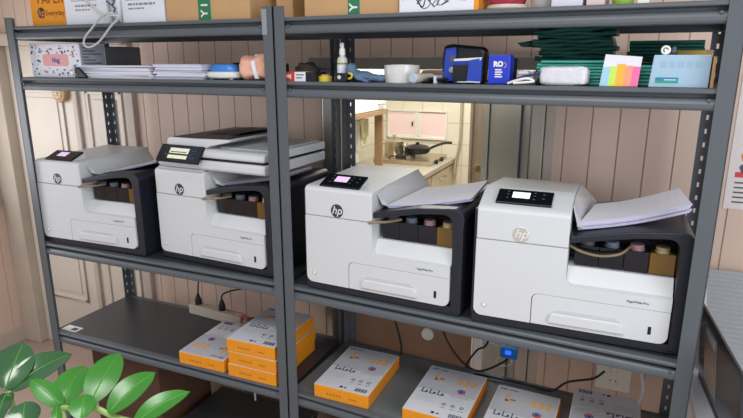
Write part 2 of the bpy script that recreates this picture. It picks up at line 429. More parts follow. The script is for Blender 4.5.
M['towel1'] = mat('pale yellow towel', '#e3ddb8', .95, 0, .08, 40, .4, 200)
M['towel2'] = mat('white towel', '#dad7d0', .95, 0, .08, 40, .4, 200)
towel('dish_towel', 'pale yellow dish towel hanging highest beside the orange-brown panel', .335, 2.56, .985, .15, .20, M['towel1'], 0)
towel('dish_towel', 'longer white dish towel hanging left of the yellow towel', .337, 2.42, .985, .12, .32, M['towel2'], 2)
tag(MB().tube(spline([(.93, KY-.03, 1.88), (.93, KY-.03, 1.0), (.925, KY-.03, .75), (.90, KY-.04, .58), (.895, KY-.06, .50), (.895, KY-.06, .47)], 8), .011, 10).build('drain_hose', mat('grey beige hose', '#b5a88f', .5)), 'grey-beige hose running down the kitchen tiles to the worktop', 'hose')

# ------------------------------------------------------------------ racks
def post(sx, sy, slots_front, slots_side):
    # L-section; (sx, sy) = direction of the flanges from the outer corner at 0,0
    m = MB(); w, t = .038, .003; z0, z1 = FLOOR, 1.582
    def flange(axis, slotted):
        def bx(a0, a1, b0, b1):
            if axis == 'x': m.box(min(sx*a0, sx*a1), max(sx*a0, sx*a1), min(0, sy*t), max(0, sy*t), b0, b1)
            else: m.box(min(0, sx*t), max(0, sx*t), min(sy*a0, sy*a1), max(sy*a0, sy*a1), b0, b1)
        if not slotted: bx(0, w, z0, z1); return
        bx(0, w*.44, z0, z1); bx(w*.60, w, z0, z1)
        z = z0; 
        while z < z1:
            bx(w*.44, w*.60, z, min(z+.026, z1)); z += .04
    flange('x', slots_front); flange('y', slots_side); return m
def beam_front(x0, x1):
    p = [(.03, -.004), (.03, 0), (.010, 0), (.006, -.0012), (.004, -.004), (.0036, -.009), (.005, -.0112), (.013, -.0125), (.026, -.0135), (.026, -.0215), (.015, -.0225),
         (.0095, -.0240), (.0060, -.0285), (.0038, -.0345), (.0035, -.042), (.0055, -.047), (.010, -.049), (.028, -.049), (.028, -.046), (.029, -.044), (.029, -.004)]
    return MB().prism(p, 'x', x0, x1)
def rack(name, label, w, loc, rz):
    r = thing(name, label, 'rack', loc, rz, 'storage racks')
    for px, sx in ((0, 1), (w, -1)):
        for py, sy in ((0, 1), (.45, -1)):
            o = post(sx, sy, sy < 0, True).build('post', M['steel'], r); o.location = (px, py, 0)
            f = MB().box(min(0, sx*.046), max(0, sx*.046), min(-.002 if sy > 0 else 0, sy*.046), max(0 if sy > 0 else .002, sy*.046), FLOOR, FLOOR+.03).build('foot', M['black'], o)
    for z in (Z1, Z2, Z3, Z4):
        MB().box(.004, w-.004, .031, .419, z-.018, z-.0005).build('shelf_board', M['boardsheen'] if (w == WR and z == Z4) else M['board'], r)
        b = beam_front(.004, w-.004).build('front_beam', M['steel'], r); b.location.z = z
        k = MB()
        for xx in (.05, w-.05): k.lathe([(.004, .005), (.004, .002), (.003, .001)], 10, (xx, 0, -.026), 'y')
        k.build('bolt', M['steel'], b)
        q = beam_front(-(w-.004), -.004).build('rear_beam', M['steel'], r); q.location = (0, .45, z); q.rotation_euler.z = PI
        for xx in (.004, w-.016):
            MB().box(xx, xx+.012, .03, .42, z-.05, z-.0185).build('side_beam', M['steel'], r, bevel=.002)
    return r
rackL = rack('storage_rack', 'dark grey steel four-shelf rack on the left beside the cream door', 1.198, (0, 0, 0), 0)
rackR = rack('storage_rack', 'dark grey steel four-shelf rack on the right before the kitchen doorway', WR, (1.2, -.0005, 0), ANG)
MB().box(1.158, 1.176, -.0012, -.0002, 1.500, 1.575).build('tape_strip', mat('silver grey tape', '#8f9699', .4, 0, .25, 60), rackL)
lb = MB().box(0, .085, 0, .042, 0, .0012)
lbo = lb.build('sticker', M['white2'], rackL); lbo.location = (.022, .031, Z4-.0005)
MB().box(.045, .075, .008, .03, .0012, .0018).build('print', M['ink'], lbo)

# ------------------------------------------------------------------ printers
def sheet_stack(name, label, corners, th, loc, rz, sag=.0, mats=None, n=10):
    # corners front-left, front-right, back-right, back-left (local, underside)
    c = [Vector(p) for p in corners]
    def P(u, v, h):
        p = (c[0]*(1-u)+c[1]*u)*(1-v) + (c[3]*(1-u)+c[2]*u)*v
        return p + Vector((0, 0, h - sag*math.sin(PI*u)))
    m = MB()
    rows = 5
    for k in range(rows):
        dx = .004*math.sin(k*2.1); h0, h1 = th*k/rows, th*(k+1)/rows*.98 if k < rows-1 else th
        V = [[m.bm.verts.new(P(i/n, j, h)+Vector((dx, dx*.6, 0))) for i in range(n+1)] for (j, h) in ((0, h0), (0, h1), (1, h1), (1, h0))]
        for a in range(4):
            b = (a+1) % 4
            for i in range(n): m.face([V[a][i], V[a][i+1], V[b][i+1], V[b][i]], 0 if a == 1 else 1)
        m.face([V[a][0] for a in range(4)], 1); m.face([V[a][n] for a in range(4)], 1)
    o = m.build(name, mats or [M['paper'], M['paperedge']], loc=loc, rotz=rz)
    return tag(o, label, 'paper', 'paper on the printer trays')

def printer(label, loc, rz, screen, mfp=False, tilt=True, logo='dark', power='white'):
    p = thing('printer', label, 'printer', loc, rz, 'office printers on the rack shelf')
    w, xb = .54, .2515
    fm = MB()
    for fx in (.03, .51):
        for fy in (.04, .36): fm.lathe([(.012, -.011), (.012, -.0075)], 12, (fx, fy, 0))
    fm.build('foot', M['black'], p)
    loc = Vector(loc) + Vector((0, 0, .011)); p.location = loc
    # dark chassis with recess for the ink tanks
    b = MB()
    b.box(.006, .535, .006, .385, -.0075, .0175)
    b.box(.004, .012, .006, .385, .0175, .33)
    b.box(.012, .505, .115, .385, .0175, .250)
    b.box(.012, xb-.002, .022, .115, .0175, .33)
    b.box(xb-.002, .504, .022, .115, .0175, .128)
    b.build('chassis', M['dark'], p, bevel=.002)
    # arch: sloping output tray that turns down into the right-hand side
    out = [(.54, .0), (.54, .262)] + arc(.508, .285, .034, 5, 80, 6) + [(.40, .308), (xb+.002, .278)]
    inn = [(xb+.002, .259), (.40, .289)] + [(.470, .297)] + arc(.482, .273, .024, 80, 0, 5) + [(.508, .20), (.508, .0)]
    MB().prism(out + inn, 'y', .004, .39).build('output_tray', M['dark'], p, bevel=.003)
    MB().box(.27, .50, .118, .39, .2505, .258).build('tray_floor', M['inside'], p)
    # white upper cover
    if mfp or tilt:
        prof = [(0, .2465), (0, .329), (.003, .336), (.010, .3405), (.020, .342), (.38, .352), (.385, .345), (.385, .2465)]
    else:
        prof = [(0, .2465), (0, .327), (.003, .335), (.010, .340), (.022, .345), (.085, .370), (.105, .375), (.13, .374), (.38, .350), (.385, .345), (.385, .2465)]
    tcov = MB().prism(prof, 'x', .012, xb).build('top_cover', M['white'], p, bevel=.003)
    MB().box(xb-.014, xb, .021, .115, .140, .2462).build('recess_wall', M['white'], tcov)
    # lower front panel with scooped recess
    fr = arc(.034, .040, .022, 270, 180, 6)
    out = [(.1685, .018)] + fr + [(.012, .2452), (xb, .2452)] + [(xb, .172)] + arc(.280, .170, .0285, 180, 270, 6) + [(.505, .1415), (.505, .1075), (.184, .1075)] + arc(.1845, .0915, .016, 90, 180, 4)
    fpnl = MB().prism(out, 'y', 0, .021).build('front_panel', M['white'], p, bevel=.0012)
    MB().prism([(.001, .1395), (.001, .1415), (.012, .146), (.040, .186), (.112, .190), (.112, .170), (.050, .166), (.021, .1295)], 'x', xb+.001, .505).build('scoop', M['white'], fpnl)
    # paper tray
    tr = [(.1705, .018), (.480, .018)] + arc(.483, .040, .022, 270, 360, 6) + [(.505, .1062), (.186, .1062)] + arc(.1855, .0912, .015, 90, 180, 4)
    t = MB().prism(tr, 'y', 0, .021).build('paper_tray', M['white'], p, bevel=.0012)
    hp = [(.214, .030), (.404, .030), (.402, .046)] + arc(.388, .046, .014, 0, 90, 4)[1:] + arc(.232, .046, .014, 90, 180, 4)
    hm = MB().prism(hp, 'y', -.009, .002)
    hm.build('handle', M['white'], t, bevel=.004, seg=3)
    MB().prism([(.222, .0605), (.396, .0605), (.380, .070), (.238, .070)], 'y', -.0012, .002).build('grip_shade', M['grey'], t, bevel=.001)  # raised grey patch, shadow above the handle put into its colour
    MB().box(.458, .466, -.0012, .002, .040, .062).build('level_window', M['black'], t, bevel=.001)
    mt = add_text(MB(), 'PageWide Pro', .0088, (.428, -.0002, .1235), (1, 0, 0), (0, 0, 1), bold=.0002)
    mt.build('model_lettering', M['ink'], fpnl)
    # power button
    pb = MB().lathe([(.0085, .002), (.0085, -.001), (.006, -.002)], 18, (.042, 0, .052), 'y').build('power_button', M['grey'], p)
    MB().lathe([(.004, -.0019), (.004, -.0026)], 12, (.042, 0, .052), 'y').build('power_light', mat('pale green lamp', '#dfe8b8', .4, emit=.3, var=0), pb)
    # round logo
    lg = MB().lathe([(.0215, .001), (.0215, -.0012), (.0205, -.002)], 32, (.130, 0, .270), 'y').build('logo', M['logosilver'] if logo == 'silver' else M['logo'], p)
    add_text(MB(), 'hp', .036, (.1305, -.0023, .2715), (1, 0, 0), (0, 0, 1), shear=.28, bold=.0003).build('lettering', M['logow'], lg)
    # side flap the sheets slide out past
    zt = .34 if (mfp or tilt) else .364
    fl = MB()
    q = [Vector(v) for v in ((xb+.001, .035, zt-.01), (xb+.001, .10, zt+.003), (xb+.001, .37, .348), (.300, .36, .300), (.284, .06, .286), (.268, .04, .296))]
    fl.hexa(q, [v+Vector((.0025, 0, .001)) for v in q])
    fl.build('output_flap', M['grey'], p)
    # control panel
    if not mfp:
        if tilt: a, bb, c, d = (.060, .012, .3395), (.202, .012, .3395), (.202, .078, .366), (.060, .078, .366)
        else: a, bb, c, d = (.054, .022, .3455), (.200, .022, .3455), (.200, .083, .3700), (.054, .083, .3700)
        A, B, Cc, D = map(Vector, (a, bb, c, d)); U = (B-A).normalized(); V = (D-A).normalized(); N = U.cross(V)
        hh = .007
        cp = MB().hexa([A, B, Cc, D], [v+N*hh for v in (A, B, Cc, D)]).build('control_panel', M['gloss'], p, bevel=.002)
        if tilt:
            wd = MB(); e = .004
            wd.hexa([A+Vector((e, .004, -.004)), B+Vector((-e, .004, -.004)), B+Vector((-e, .075, 0)), A+Vector((e, .075, 0))], [A+Vector((e, .004, .001)), B+Vector((-e, .004, .001)), Cc+Vector((-e, .004, -.0015)), D+Vector((e, .004, -.0015))])
            wd.build('panel_wedge', M['white'], p)
        O = A + N*hh; Vl = (D-A).length
        sc = decal(MB(), .040, .086, Vl*.38, Vl*.80, O, U, V, 0, .0006)
        sc.build('screen', M[screen], cp)
        k = MB()
        for (u, v) in ((.028, .35), (.028, .6), (.028, .82), (.098, .35), (.098, .6), (.098, .82), (.122, .45), (.122, .75)):
            decal(k, u-.003, u+.003, Vl*v-.002, Vl*v+.002, O, U, V, 0, .0005)
        if tilt is False:
            decal_poly(k, [(.0, -.002), (.149, -.002), (.149, .0), (.0, .0)], O, U, V, 0, .0005)
        k.build('button', M['ink'], cp)
    # four refill ink tanks with caps
    cols = (('tankblack', 'capgrey'), ('tankblue', 'capblue'), ('tankmag', 'cappink'), ('tankyel', 'capyel'))
    for i, (tm, cm) in enumerate(cols):
        x0 = .266 + i*.060
        tk = MB().prism(rrect(x0, x0+.0593, .190, .246, .003, 3), 'y', .045, .110).build('ink_tank', M[tm], p, bevel=.002)
        MB().lathe([(.019, .245), (.019, .249), (.017, .2495), (.017, .2600), (.015, .2612)], 20, (x0+.029, .068, 0)).build('cap', M[cm], tk)
    MB().box(.262, .505, .108, .1145, .180, .260).build('tank_carrier', M['inside'], p)
    if logo == 'silver':
        MB().tube(spline([(.254, .030, .246), (.285, .028, .233), (.33, .026, .228), (.375, .030, .238), (.40, .06, .254)], 6), .0035, 8).build('ink_tube', M['tubing'], p)
    else:
        MB().tube(spline([(.243, -.004, .246), (.262, .0, .250), (.29, .026, .248), (.33, .05, .255)], 5), .0045, 8).build('ink_tube', M['tubing'], p)
    return p
YF = .012
p1 = printer('white office printer at the far left end, beside the cream door', (.018, YF, Z3), .03, 'lcdpink')
p2 = printer('white multifunction printer with scanner lid and touchscreen on top', (.602, .062, Z3), -.06, 'lcdyellow', mfp=True)
p3 = printer('white printer right of the double post, dark round logo and lilac screen', G(.074, YF, Z3), ANG, 'lcdpink')
p4 = printer('white printer at the right end with pale silver logo and white screen', G(.644, .004, Z3), ANG+.065, 'lcdwhite', tilt=False, logo='silver')
p4.scale.x = 1.02
# scanner unit of the multifunction printer
sb = MB().prism([(.004, .352), (.0, .360), (.0, .376), (.006, .386), (.39, .386), (.39, .352), (.02, .347)], 'x', .035, .520).build('scanner_base', M['white'], p2, bevel=.006, seg=3)
MB().box(.03, .24, .004, .36, .341, .3495).box(.24, .40, .14, .36, .341, .351).build('scanner_neck', M['grey'], p2)
MB().box(.05, .512, .010, .385, .386, .395).build('scanner_gap', M['black'], p2)
MB().prism([(.004, .395), (.0, .402), (.004, .418), (.016, .424), (.39, .424), (.39, .395)], 'x', .062, .520).build('scanner_lid', M['white'], p2, bevel=.005)
ad = MB().prism(arc(.088, .438, .020, 190, 100, 5) + [(.20, .458), (.355, .462), (.37, .459), (.355, .452), (.27, .434), (.25, .4245), (.072, .4245)], 'y', .02, .375).build('document_feeder', M['white'], p2, bevel=.003)
MB().prism([(.074, .452), (.092, .4590), (.20, .4615), (.35, .4655), (.35, .461), (.20, .457), (.09, .455)], 'y', .026, .380).build('feeder_cover', M['dark'], ad, bevel=.002)
MB().prism([(.16, .462), (.28, .466), (.325, .473), (.325, .469), (.28, .462)], 'y', .12, .375).build('document_tray', M['inside'], ad, bevel=.001)
MB().box(.29, .505, .05, .36, .4245, .430).build('exit_tray', M['grey'], p2, bevel=.003)
A, B, Cc, D = map(Vector, ((.056, -.034, .378), (.258, -.034, .378), (.258, .008, .434), (.056, .008, .434)))
U = (B-A).normalized(); V = (D-A).normalized(); N = U.cross(V)
MB().box(.09, .23, -.018, .004, .380, .406).build('panel_arm', M['dark'], p2, bevel=.003)
cp = MB().hexa([A-N*.010, B-N*.010, Cc-N*.010, D-N*.010], [A, B, Cc, D]).build('control_panel', M['gloss'], p2, bevel=.004)
Vl = (D-A).length
decal(MB(), .052, .142, Vl*.20, Vl*.80, A, U, V, 0, .0006).build('screen', M['lcdyellow'], cp)
k = MB()
for v in (.42, .55): decal(k, .058, .134, Vl*v, Vl*(v+.05), A+N*.0006, U, V, 0, .0004)
k.build('screen_print', mat('dark screen menu', '#6b6a48', .4, var=0), cp)
k = MB()
for u in (.158, .170):
    for v in (.3, .5, .7): decal(k, u-.002, u+.002, Vl*v-.002, Vl*v+.002, A, U, V, 0, .0005)
k.build('button', M['blue'], cp)

# paper on the output trays
def on(bay, x, y, z): return (Vector((x, y, z)), 0.) if bay == 'L' else (G(x, y, z), ANG)
pl, pr_ = on('R', .648, 0, Z3+.011)
sheet_stack('paper_stack', 'thick white paper stack on the output tray of the right-end printer', [(.270, .055, .286), (.532, .090, .352), (.512, .245, .362), (.303, .235, .298)], .022, pl, pr_+.065, sag=.008)
pl, pr_ = on('R', .074, 0, Z3+.011)
sheet_stack('paper_stack', 'white paper sheets on the output tray of the lilac-screen printer', [(.284, .060, .286), (.540, .085, .330), (.525, .30, .340), (.305, .30, .294)], .012, pl, pr_, sag=.005)
pl, pr_ = on('L', .602, .062, Z3+.011)
sheet_stack('paper_stack', 'thin bluish paper sheets under the scanner of the multifunction printer', [(.284, .075, .287), (.545, .060, .336), (.535, .26, .336), (.305, .29, .295)], .009, pl, pr_-.06, sag=.002)
pl, pr_ = on('L', .018, 0, Z3+.011)
sheet_stack('paper_stack', 'few bluish sheets on the output tray of the far-left printer', [(.300, .10, .292), (.545, .12, .345), (.53, .30, .352), (.315, .30, .297)], .007, pl, pr_, sag=.003)

# ------------------------------------------------------------------ reams of paper on the bottom shelf
def ream(label, loc, rz, flip=False, group='paper reams on the bottom shelves'):
    w, d, h = .208, .298, .05
    r = thing('paper_ream', label, 'paper ream', loc, rz, group)
    MB().box(-w/2, w/2, 0, d, 0, h-.001).build('wrapper', M['orange'], r, bevel=.0025)
    lab = MB().box(-w/2+.001, w/2-.001, .001, d-.001, h-.001, h).build('top_label', M['reamtop'], r, bevel=.0004)
    mats = [M['reamgrey'], M['navy'], M['printor'], M['black'], M['red'], M['blue']]
    m = MB()
    if flip: O, U, V = (w/2, d, h), (-1, 0, 0), (0, -1, 0)
    else: O, U, V = (-w/2, 0, h), (1, 0, 0), (0, 1, 0)
    dc = lambda a, b, c, e, mi: decal(m, a, b, c, e, O, U, V, mi, .0004 + .00002*mi)
    decal(m, .004, .204, .14, .294, O, U, V, 0, .0001)
    dc(.012, .034, .275, .284, 5)                                   # small blue mark
    add_text(m, 'hp', .009, Vector(O)+Vector(U)*.018+Vector(V)*.2795+Vector((0, 0, .0004)), U, V, 0, .25)
    dc(.040, .070, .277, .281, 1)
    dc(.040, .050, .208, .256, 2); dc(.040, .072, .208, .217, 2)     # L-shaped orange icon
    dc(.056, .074, .2185, .2245, 1)
    for i in range(3):
        for j in range(2): decal_poly(m, circ(.132+i*.024, .215+j*.022, .0095), O, U, V, 2)
    ring_decal(m, .150, .168, .008, .0145, 20, 200, O, U, V, 5); ring_decal(m, .150, .168, .008, .0145, 200, 380, O, U, V, 4)
    decal_poly(m, circ(.150, .168, .0065), O, U, V, 1)
    for i in range(3):                                              # three bold script letters
        x = .022+i*.028
        dc(x, x+.004, .118, .146, 1); dc(x, x+.016, .118, .122, 1); dc(x+.014, x+.022, .120, .132, 1)
    for i in range(4): dc(.016, .085-.01*(i % 2), .092-.008*i, .0945-.008*i, 0)
    for i in range(5): dc(.120, .190-.012*(i % 3), .132-.007*i, .1335-.007*i, 1 if i == 0 else 0)
    for i in range(3): ring_decal(m, .118+i*.03, .075, .004, .0075, 0, 330, O, U, V, 1)
    for i in range(3): dc(.112+i*.03, .126+i*.03, .055, .057, 1)
    for i in range(11): dc(.150+i*.004, .152+i*.004+.001*(i % 3 == 0), .012, .032, 1)
    decal_poly(m, circ(.098, .018, .006), O, U, V, 3); dc(.110, .118, .014, .021, 1)
    m.build('print', mats, lab)
    e = MB()
    for i in range(5): e.box(-.055+i*.012, -.048+i*.012, -.0006, .001, .018, .026)
    e.box(.03, .06, -.0006, .001, .018, .023)
    e.build('side_print', mat('brown print', '#c47a1c', .5, var=0), r)
    return r
GP = 'paper reams on the bottom shelves'
ream('white-topped orange paper ream lying alone left of the stacked three', (.808, .008, Z4), .03, True)
ream('bottom paper ream of the three stacked behind the double post', (1.040, .006, Z4), .015)
ream('middle paper ream of the three stacked behind the double post', (1.042, .008, Z4+.0505), .005)
ream('topmost paper ream of the three stacked behind the double post', (1.038, .010, Z4+.101), .02)
ream('paper ream nearest the double post on the right bottom shelf', G(.201, .022, Z4), ANG+.055)
ream('second paper ream from the double post on the right bottom shelf', G(.536, .022, Z4), ANG+.03)
ream('third paper ream from the double post on the right bottom shelf', G(.789, .002, Z4), ANG+.02)
ream('paper ream nearest the right end post, barcode at its far edge', G(1.033, .110, Z4), ANG+.04, True)

# ------------------------------------------------------------------ bottom shelf odds and ends
ps = thing('power_strip', 'beige multi-socket power strip against the pink boards', 'power strip', (.585, .395, Z4), -.08)
MB().prism(rrect(-.155, .155, 0, .044, .006, 3), 'y', -.024, .024).build('body', M['bisque'], ps, bevel=.003)
for i in range(5):
    s_ = MB().lathe([(.019, .044), (.019, .0455), (.016, .0455), (.015, .0445)], 18, (-.115+i*.048, 0, 0)).build('socket', M['bisque'], ps)
MB().box(.125, .145, -.012, .012, .044, .049).build('switch', mat('red lit switch', '#d6645a', .4, emit=.2, var=0), ps, bevel=.002)
def plug(label, loc, cab, m=M['cable'], name='power_plug', r=.0155):
    g = thing(name, label, 'plug', loc)
    MB().lathe([(r, 0), (r, .022), (r*.7, .034), (.006, .05)], 16).build('plug_body', m, g)
    MB().tube(spline(cab, 7), .0036, 8).build('cord', m, g)
    return g
c_, s_n = math.cos(-.08), math.sin(-.08)
def sk(i): return (.585 + (-.115+i*.048)*c_, .395 + (-.115+i*.048)*s_n, Z4+.0456)
plug('black plug with cord going up at the strip left end', sk(0), [(0, 0, .048), (-.004, .02, .12), (-.01, .08, .22), (-.01, .10, .38)])
plug('black plug with long cord trailing right from the strip', sk(3), [(0, 0, .048), (.004, .01, .075), (.05, .05, .088), (.14, .07, .10), (.26, .10, .112), (.40, .12, .20)])
ad = thing('plug_adaptor', 'brownish pink plug adaptor lying at the power strip right end', 'plug', (.785, .370, Z4))
MB().blob((0, 0, 0), .040, .032, .026, .15, 3, 12).build('adaptor_body', mat('brown pink plastic', '#8e7469', .5, 0, .25, 40), ad)
MB().lathe([(.012, 0), (.012, .01), (.008, .014)], 14, (-.012, -.012, .042)).build('adaptor_lamp', mat('pink red lamp', '#d46f78', .4, var=0), ad)

bo = thing('brown_board', 'brown board with a white round disc behind the bottom shelf', 'board', (0, .50, 0))
MB().box(1.12, 1.735, .0, .012, FLOOR, .66).build('sheet', M['brownboard'], bo)
MB().lathe([(.026, 0), (.026, -.004), (.023, -.007)], 28, (1.556, 0, .345), 'y').build('disc', mat('white plastic disc', '#efebdc', .4, 0, .02), bo)
tag(MB().box(1.740, 1.775, .52, .545, FLOOR, .66).build('batten', M['white2'], bevel=.002), 'white upright batten between brown board and grey door', 'batten')

hub = thing('usb_adaptor', 'bright blue box with glowing lamp hanging under the printer shelf', 'adaptor', (1.888, .478, .345))
MB().box(-.032, .032, -.012, .012, -.022, .022).build('housing', mat('bright blue plastic', '#1f86d8', .4, 0, .05), hub, bevel=.004)
MB().box(-.012, .010, -.0135, -.0115, -.004, .012).build('lamp', mat('glowing blue lamp', '#2a4bff', .3, emit=2.2, var=0), hub, bevel=.003)
MB().tube(spline([(-.03, 0, .015), (-.07, -.005, .03), (-.10, 0, .045), (-.12, .01, .08), (-.12, .02, .26)], 6), .0022, 6).tube(spline([(.01, 0, -.02), (.012, -.004, -.045), (-.02, -.006, -.06), (-.045, -.004, -.05), (-.03, 0, -.02)], 6), .0022, 6).build('wire', M['cablew'], hub)
def cable(name, label, pts, r, m, k=8):
    return tag(MB().tube(spline(pts, k), r, 8).build(name, m), label, 'cable', 'black cables behind the bottom shelf' if name == 'power_cable' else None)
cable('power_cable', 'black cable hanging down beside the white disc of brown board', [G(.16, .435, .645), G(.19, .43, .50), G(.225, .435, .40), G(.25, .43, .32), G(.258, .41, .2862)], .0042, M['cable'])
cable('power_cable', 'black cable sagging right from the disc toward blue box', [G(.37, .432, .62), G(.42, .43, .43), G(.48, .425, .335), G(.55, .42, .292), G(.60, .428, .30), G(.66, .432, .345), G(.675, .433, .36)], .0042, M['cable'])
cable('power_cable', 'black cable rising steeply between brown board and grey door', [G(.52, .428, .2885), G(.53, .43, .32), G(.56, .432, .37), G(.60, .432, .42), G(.62, .432, .64)], .004, M['cable'])
cable('power_cable', 'long black cable lying along the right bottom shelf rear to the socket', [G(.56, .40, .2885), G(.66, .405, .2885), G(.76, .41, .2885), G(.84, .41, .2885), G(.89, .43, .325), G(.97, .44, .355), G(1.005, .455, .385)], .0042, M['cable'])
ou = thing('wall_outlet', 'white double wall outlet with a white plug behind the right shelf', 'outlet', (2.262, WALLY, .28))
MB().prism(rrect(-.06, .06, -.055, .075, .008, 3), 'y', -.014, 0).build('plate', M['white2'], ou, bevel=.002)
for z in (-.015, .045):
    s_ = MB().lathe([(.022, -.014), (.022, -.017), (.018, -.017), (.017, -.0145)], 20, (0, 0, z), 'y').build('socket', M['white2'], ou)
    MB().lathe([(.003, -.0142), (.003, -.0152)], 8, (-.009, 0, z), 'y').lathe([(.003, -.0142), (.003, -.0152)], 8, (.009, 0, z), 'y').build('pin_hole', M['black'], s_)
wp = thing('power_plug', 'white plug pushed into the upper socket of the wall outlet', 'plug', (2.262, WALLY-.0175, .325))
MB().lathe([(.0165, 0), (.0165, -.022), (.012, -.034), (.006, -.04)], 18, (0, 0, 0), 'y').build('plug_body', M['white2'], wp)
cable('white_cable', 'thick white cable curving down by the right rear post', [G(1.09, .40, .64), G(1.105, .395, .48), G(1.125, .39, .40), G(1.118, .385, .33), G(1.085, .38, .289)], .006, M['cablew'])

# box on the floor under the left rack
bx = thing('cardboard_box', 'dark brown cardboard box on the floor under the left rack', 'box', (.31, .09, FLOOR))
m = MB(); W_, D_, H_, t_ = .38, .32, .405, .006
m.box(-W_/2, W_/2, 0, t_, 0, H_).box(-W_/2, W_/2, D_-t_, D_, 0, H_).box(-W_/2, -W_/2+t_, t_, D_-t_, 0, H_).box(W_/2-t_, W_/2, t_, D_-t_, 0, H_).box(-W_/2, W_/2, t_, D_-t_, 0, t_)
m.build('carton', M['carddark'], bx)
MB().box(-W_/2, W_/2, 0, D_/2-.001, H_, H_+.005).box(-W_/2, W_/2, D_/2+.001, D_, H_, H_+.005).build('flap', M['carddark'], bx)
cable('white_cable', 'short white cord dangling below the left bottom shelf', [(.90, .22, .228), (.905, .20, .19), (.93, .17, .13), (.935, .165, .08)], .004, M['cablew'])
bk = thing('black_case', 'low black case with grey lid on the floor under the left rack', 'case', (.56, .10, FLOOR))
MB().box(0, .52, 0, .32, 0, .10).build('case_body', M['black'], bk, bevel=.01)
MB().box(-.004, .524, -.004, .324, .1005, .12).build('lid', mat('dark grey plastic lid', '#303234', .45), bk, bevel=.008)
# ------------------------------------------------------------------ top shelf
def carton(label, loc, rz, w, d, h, m, name='cardboard_box', cat='box', deco=None, group=None):
    c = thing(name, label, cat, loc, rz, group or ('cartons on the top shelf' if cat == 'box' else None))
    o = MB().box(0, w, 0, d, 0, h).build('carton', m, c, bevel=.003)
    if deco: deco(o, w, d, h)
    return c
M['inkpale'] = mat('pale grey lettering', '#8b8e92', .6, 0, 0)
def strip_text(o, rows, m=M['inkpale']):
    k = MB()
    for (x0, x1, z, hh) in rows:
        x = x0
        while x < x1:
            l = .008+.012*R_.random(); k.box(x, min(x+l, x1), -.0006, .001, z, z+hh); x += l+.004
    k.build('print', m, o)
def d_orange(o, w, d, h):
    k = MB().lathe([(.020, .001), (.020, -.0006)], 24, (.055, 0, .048), 'y').build('logo', M['logo'], o)
    add_text(MB(), 'hp', .036, (.055, -.0007, .048), (1, 0, 0), (0, 0, 1), shear=.28).build('logo_letters', M['orange'], k)
    k = MB(); add_text(k, 'Everyday', .027, (.128, -.0006, .046), (1, 0, 0), (0, 0, 1)); add_text(k, 'PAPER', .05, (.11, -.0006, .095), (1, 0, 0), (0, 0, 1))
    k.build('lettering', mat('dark brown letters', '#6b3d12', .5, var=0), o)
carton('orange paper carton with round logo at the far left top shelf', (.092, .045, Z1), 0, .178, .20, .23, M['orange'], 'paper_carton', 'box', d_orange)
def d_white(o, w, d, h):
    strip_text(o, [(.055, .16, .062, .007), (.055, .13, .049, .005)]); k = MB()
    k.box(.04, .16, -.0006, .001, .082, .084).box(.04, .042, -.0006, .001, .084, .12).build('frame_print', M['inkpale'], o)
carton('white carton with grey print right of the orange paper carton', (.278, .040, Z1), 0, .205, .20, .22, M['paper'], 'paper_carton', 'box', d_white)
def d_white2(o, w, d, h):
    strip_text(o, [(.03, .15, .058, .007), (.03, .10, .045, .005)]); MB().box(.02, .165, -.0006, .001, .075, .078).build('rule', M['ink'], o)
carton('white carton with grey print left of the cardboard boxes', (.562, .035, Z1), 0, .186, .20, .22, M['paper'], 'paper_carton', 'box', d_white2)
bag = thing('plastic_bag', 'crumpled pale plastic bag between the two white cartons', 'bag', (.523, .10, Z1))
MB().blob((0, 0, 0), .034, .07, .09, .22, 4, 14, p=.8).build('bag_body', mat('pale bluish plastic film', '#cfd6dc', .25, 0, .15, 25, .5, 60), bag)
m = MB()
for i in range(3):
    a = i*.5
    m.tube([(.0, -.07, .03+.03*i), (.02, -.076, .05+.025*i), (-.02, -.074, .075+.02*i)], .003, 6)
m.build('dark_contents', M['ink'], bag)
cable('cable_loop', 'pale cable loop hanging over the left top shelf beam', [(.335, .034, Z1+.13), (.44, .030, Z1+.055), (.50, .012, Z1+.030), (.531, -.008, Z1+.022), (.575, -.014, Z1+.024), (.590, -.012, Z1+.018), (.578, -.012, Z1+.004), (.554, -.012, Z1-.010), (.489, -.012, Z1-.062), (.438, -.012, Z1-.080), (.415, -.012, Z1-.070), (.424, -.012, Z1-.046), (.46, -.012, Z1-.018), (.496, -.012, Z1+.010), (.530, -.014, Z1+.028), (.565, -.006, Z1+.031)], .0036, M['cablew'])
def d_tape(x0, x1, txt=None):
    def f(o, w, d, h):
        t = MB().box(x0, x1, -.0008, .001, 0, h).box(x0, x1, 0, d, h, h+.0008).build('tape', M['tape'], o)
        k = MB()
        add_text(k, 'Y', .036, ((x0+x1)/2, -.0009, .022), (0, 0, 1), (-1, 0, 0), bold=.001)
        add_text(k, 'I', .036, ((x0+x1)/2+.002, -.0009, .048), (0, 0, 1), (-1, 0, 0), bold=.001)
        add_text(k, 'I O', .036, ((x0+x1)/2, -.0009, .088), (0, 0, 1), (-1, 0, 0), bold=.001)
        k.build('tape_print', M['white2'], t)
        if txt: add_text(MB(), txt, .03, (w*.10+.06, -.0006, .072), (1, 0, 0), (0, 0, 1)).build('lettering', M['ink'], o)
    return f
carton('cardboard box with green tape on the left rack top shelf', (.757, .035, Z1), 0, .335, .26, .22, M['card'], deco=d_tape(.135, .185))
carton('small plain cardboard box bridging behind the double post top', (1.135, .12, Z1), 0, .062, .2, .20, M['card'])
carton('cardboard box with green tape on the right rack top shelf', G(.085, .04, Z1), ANG, .31, .30, .24, M['card'], deco=d_tape(.150, .188, '(01-01'))
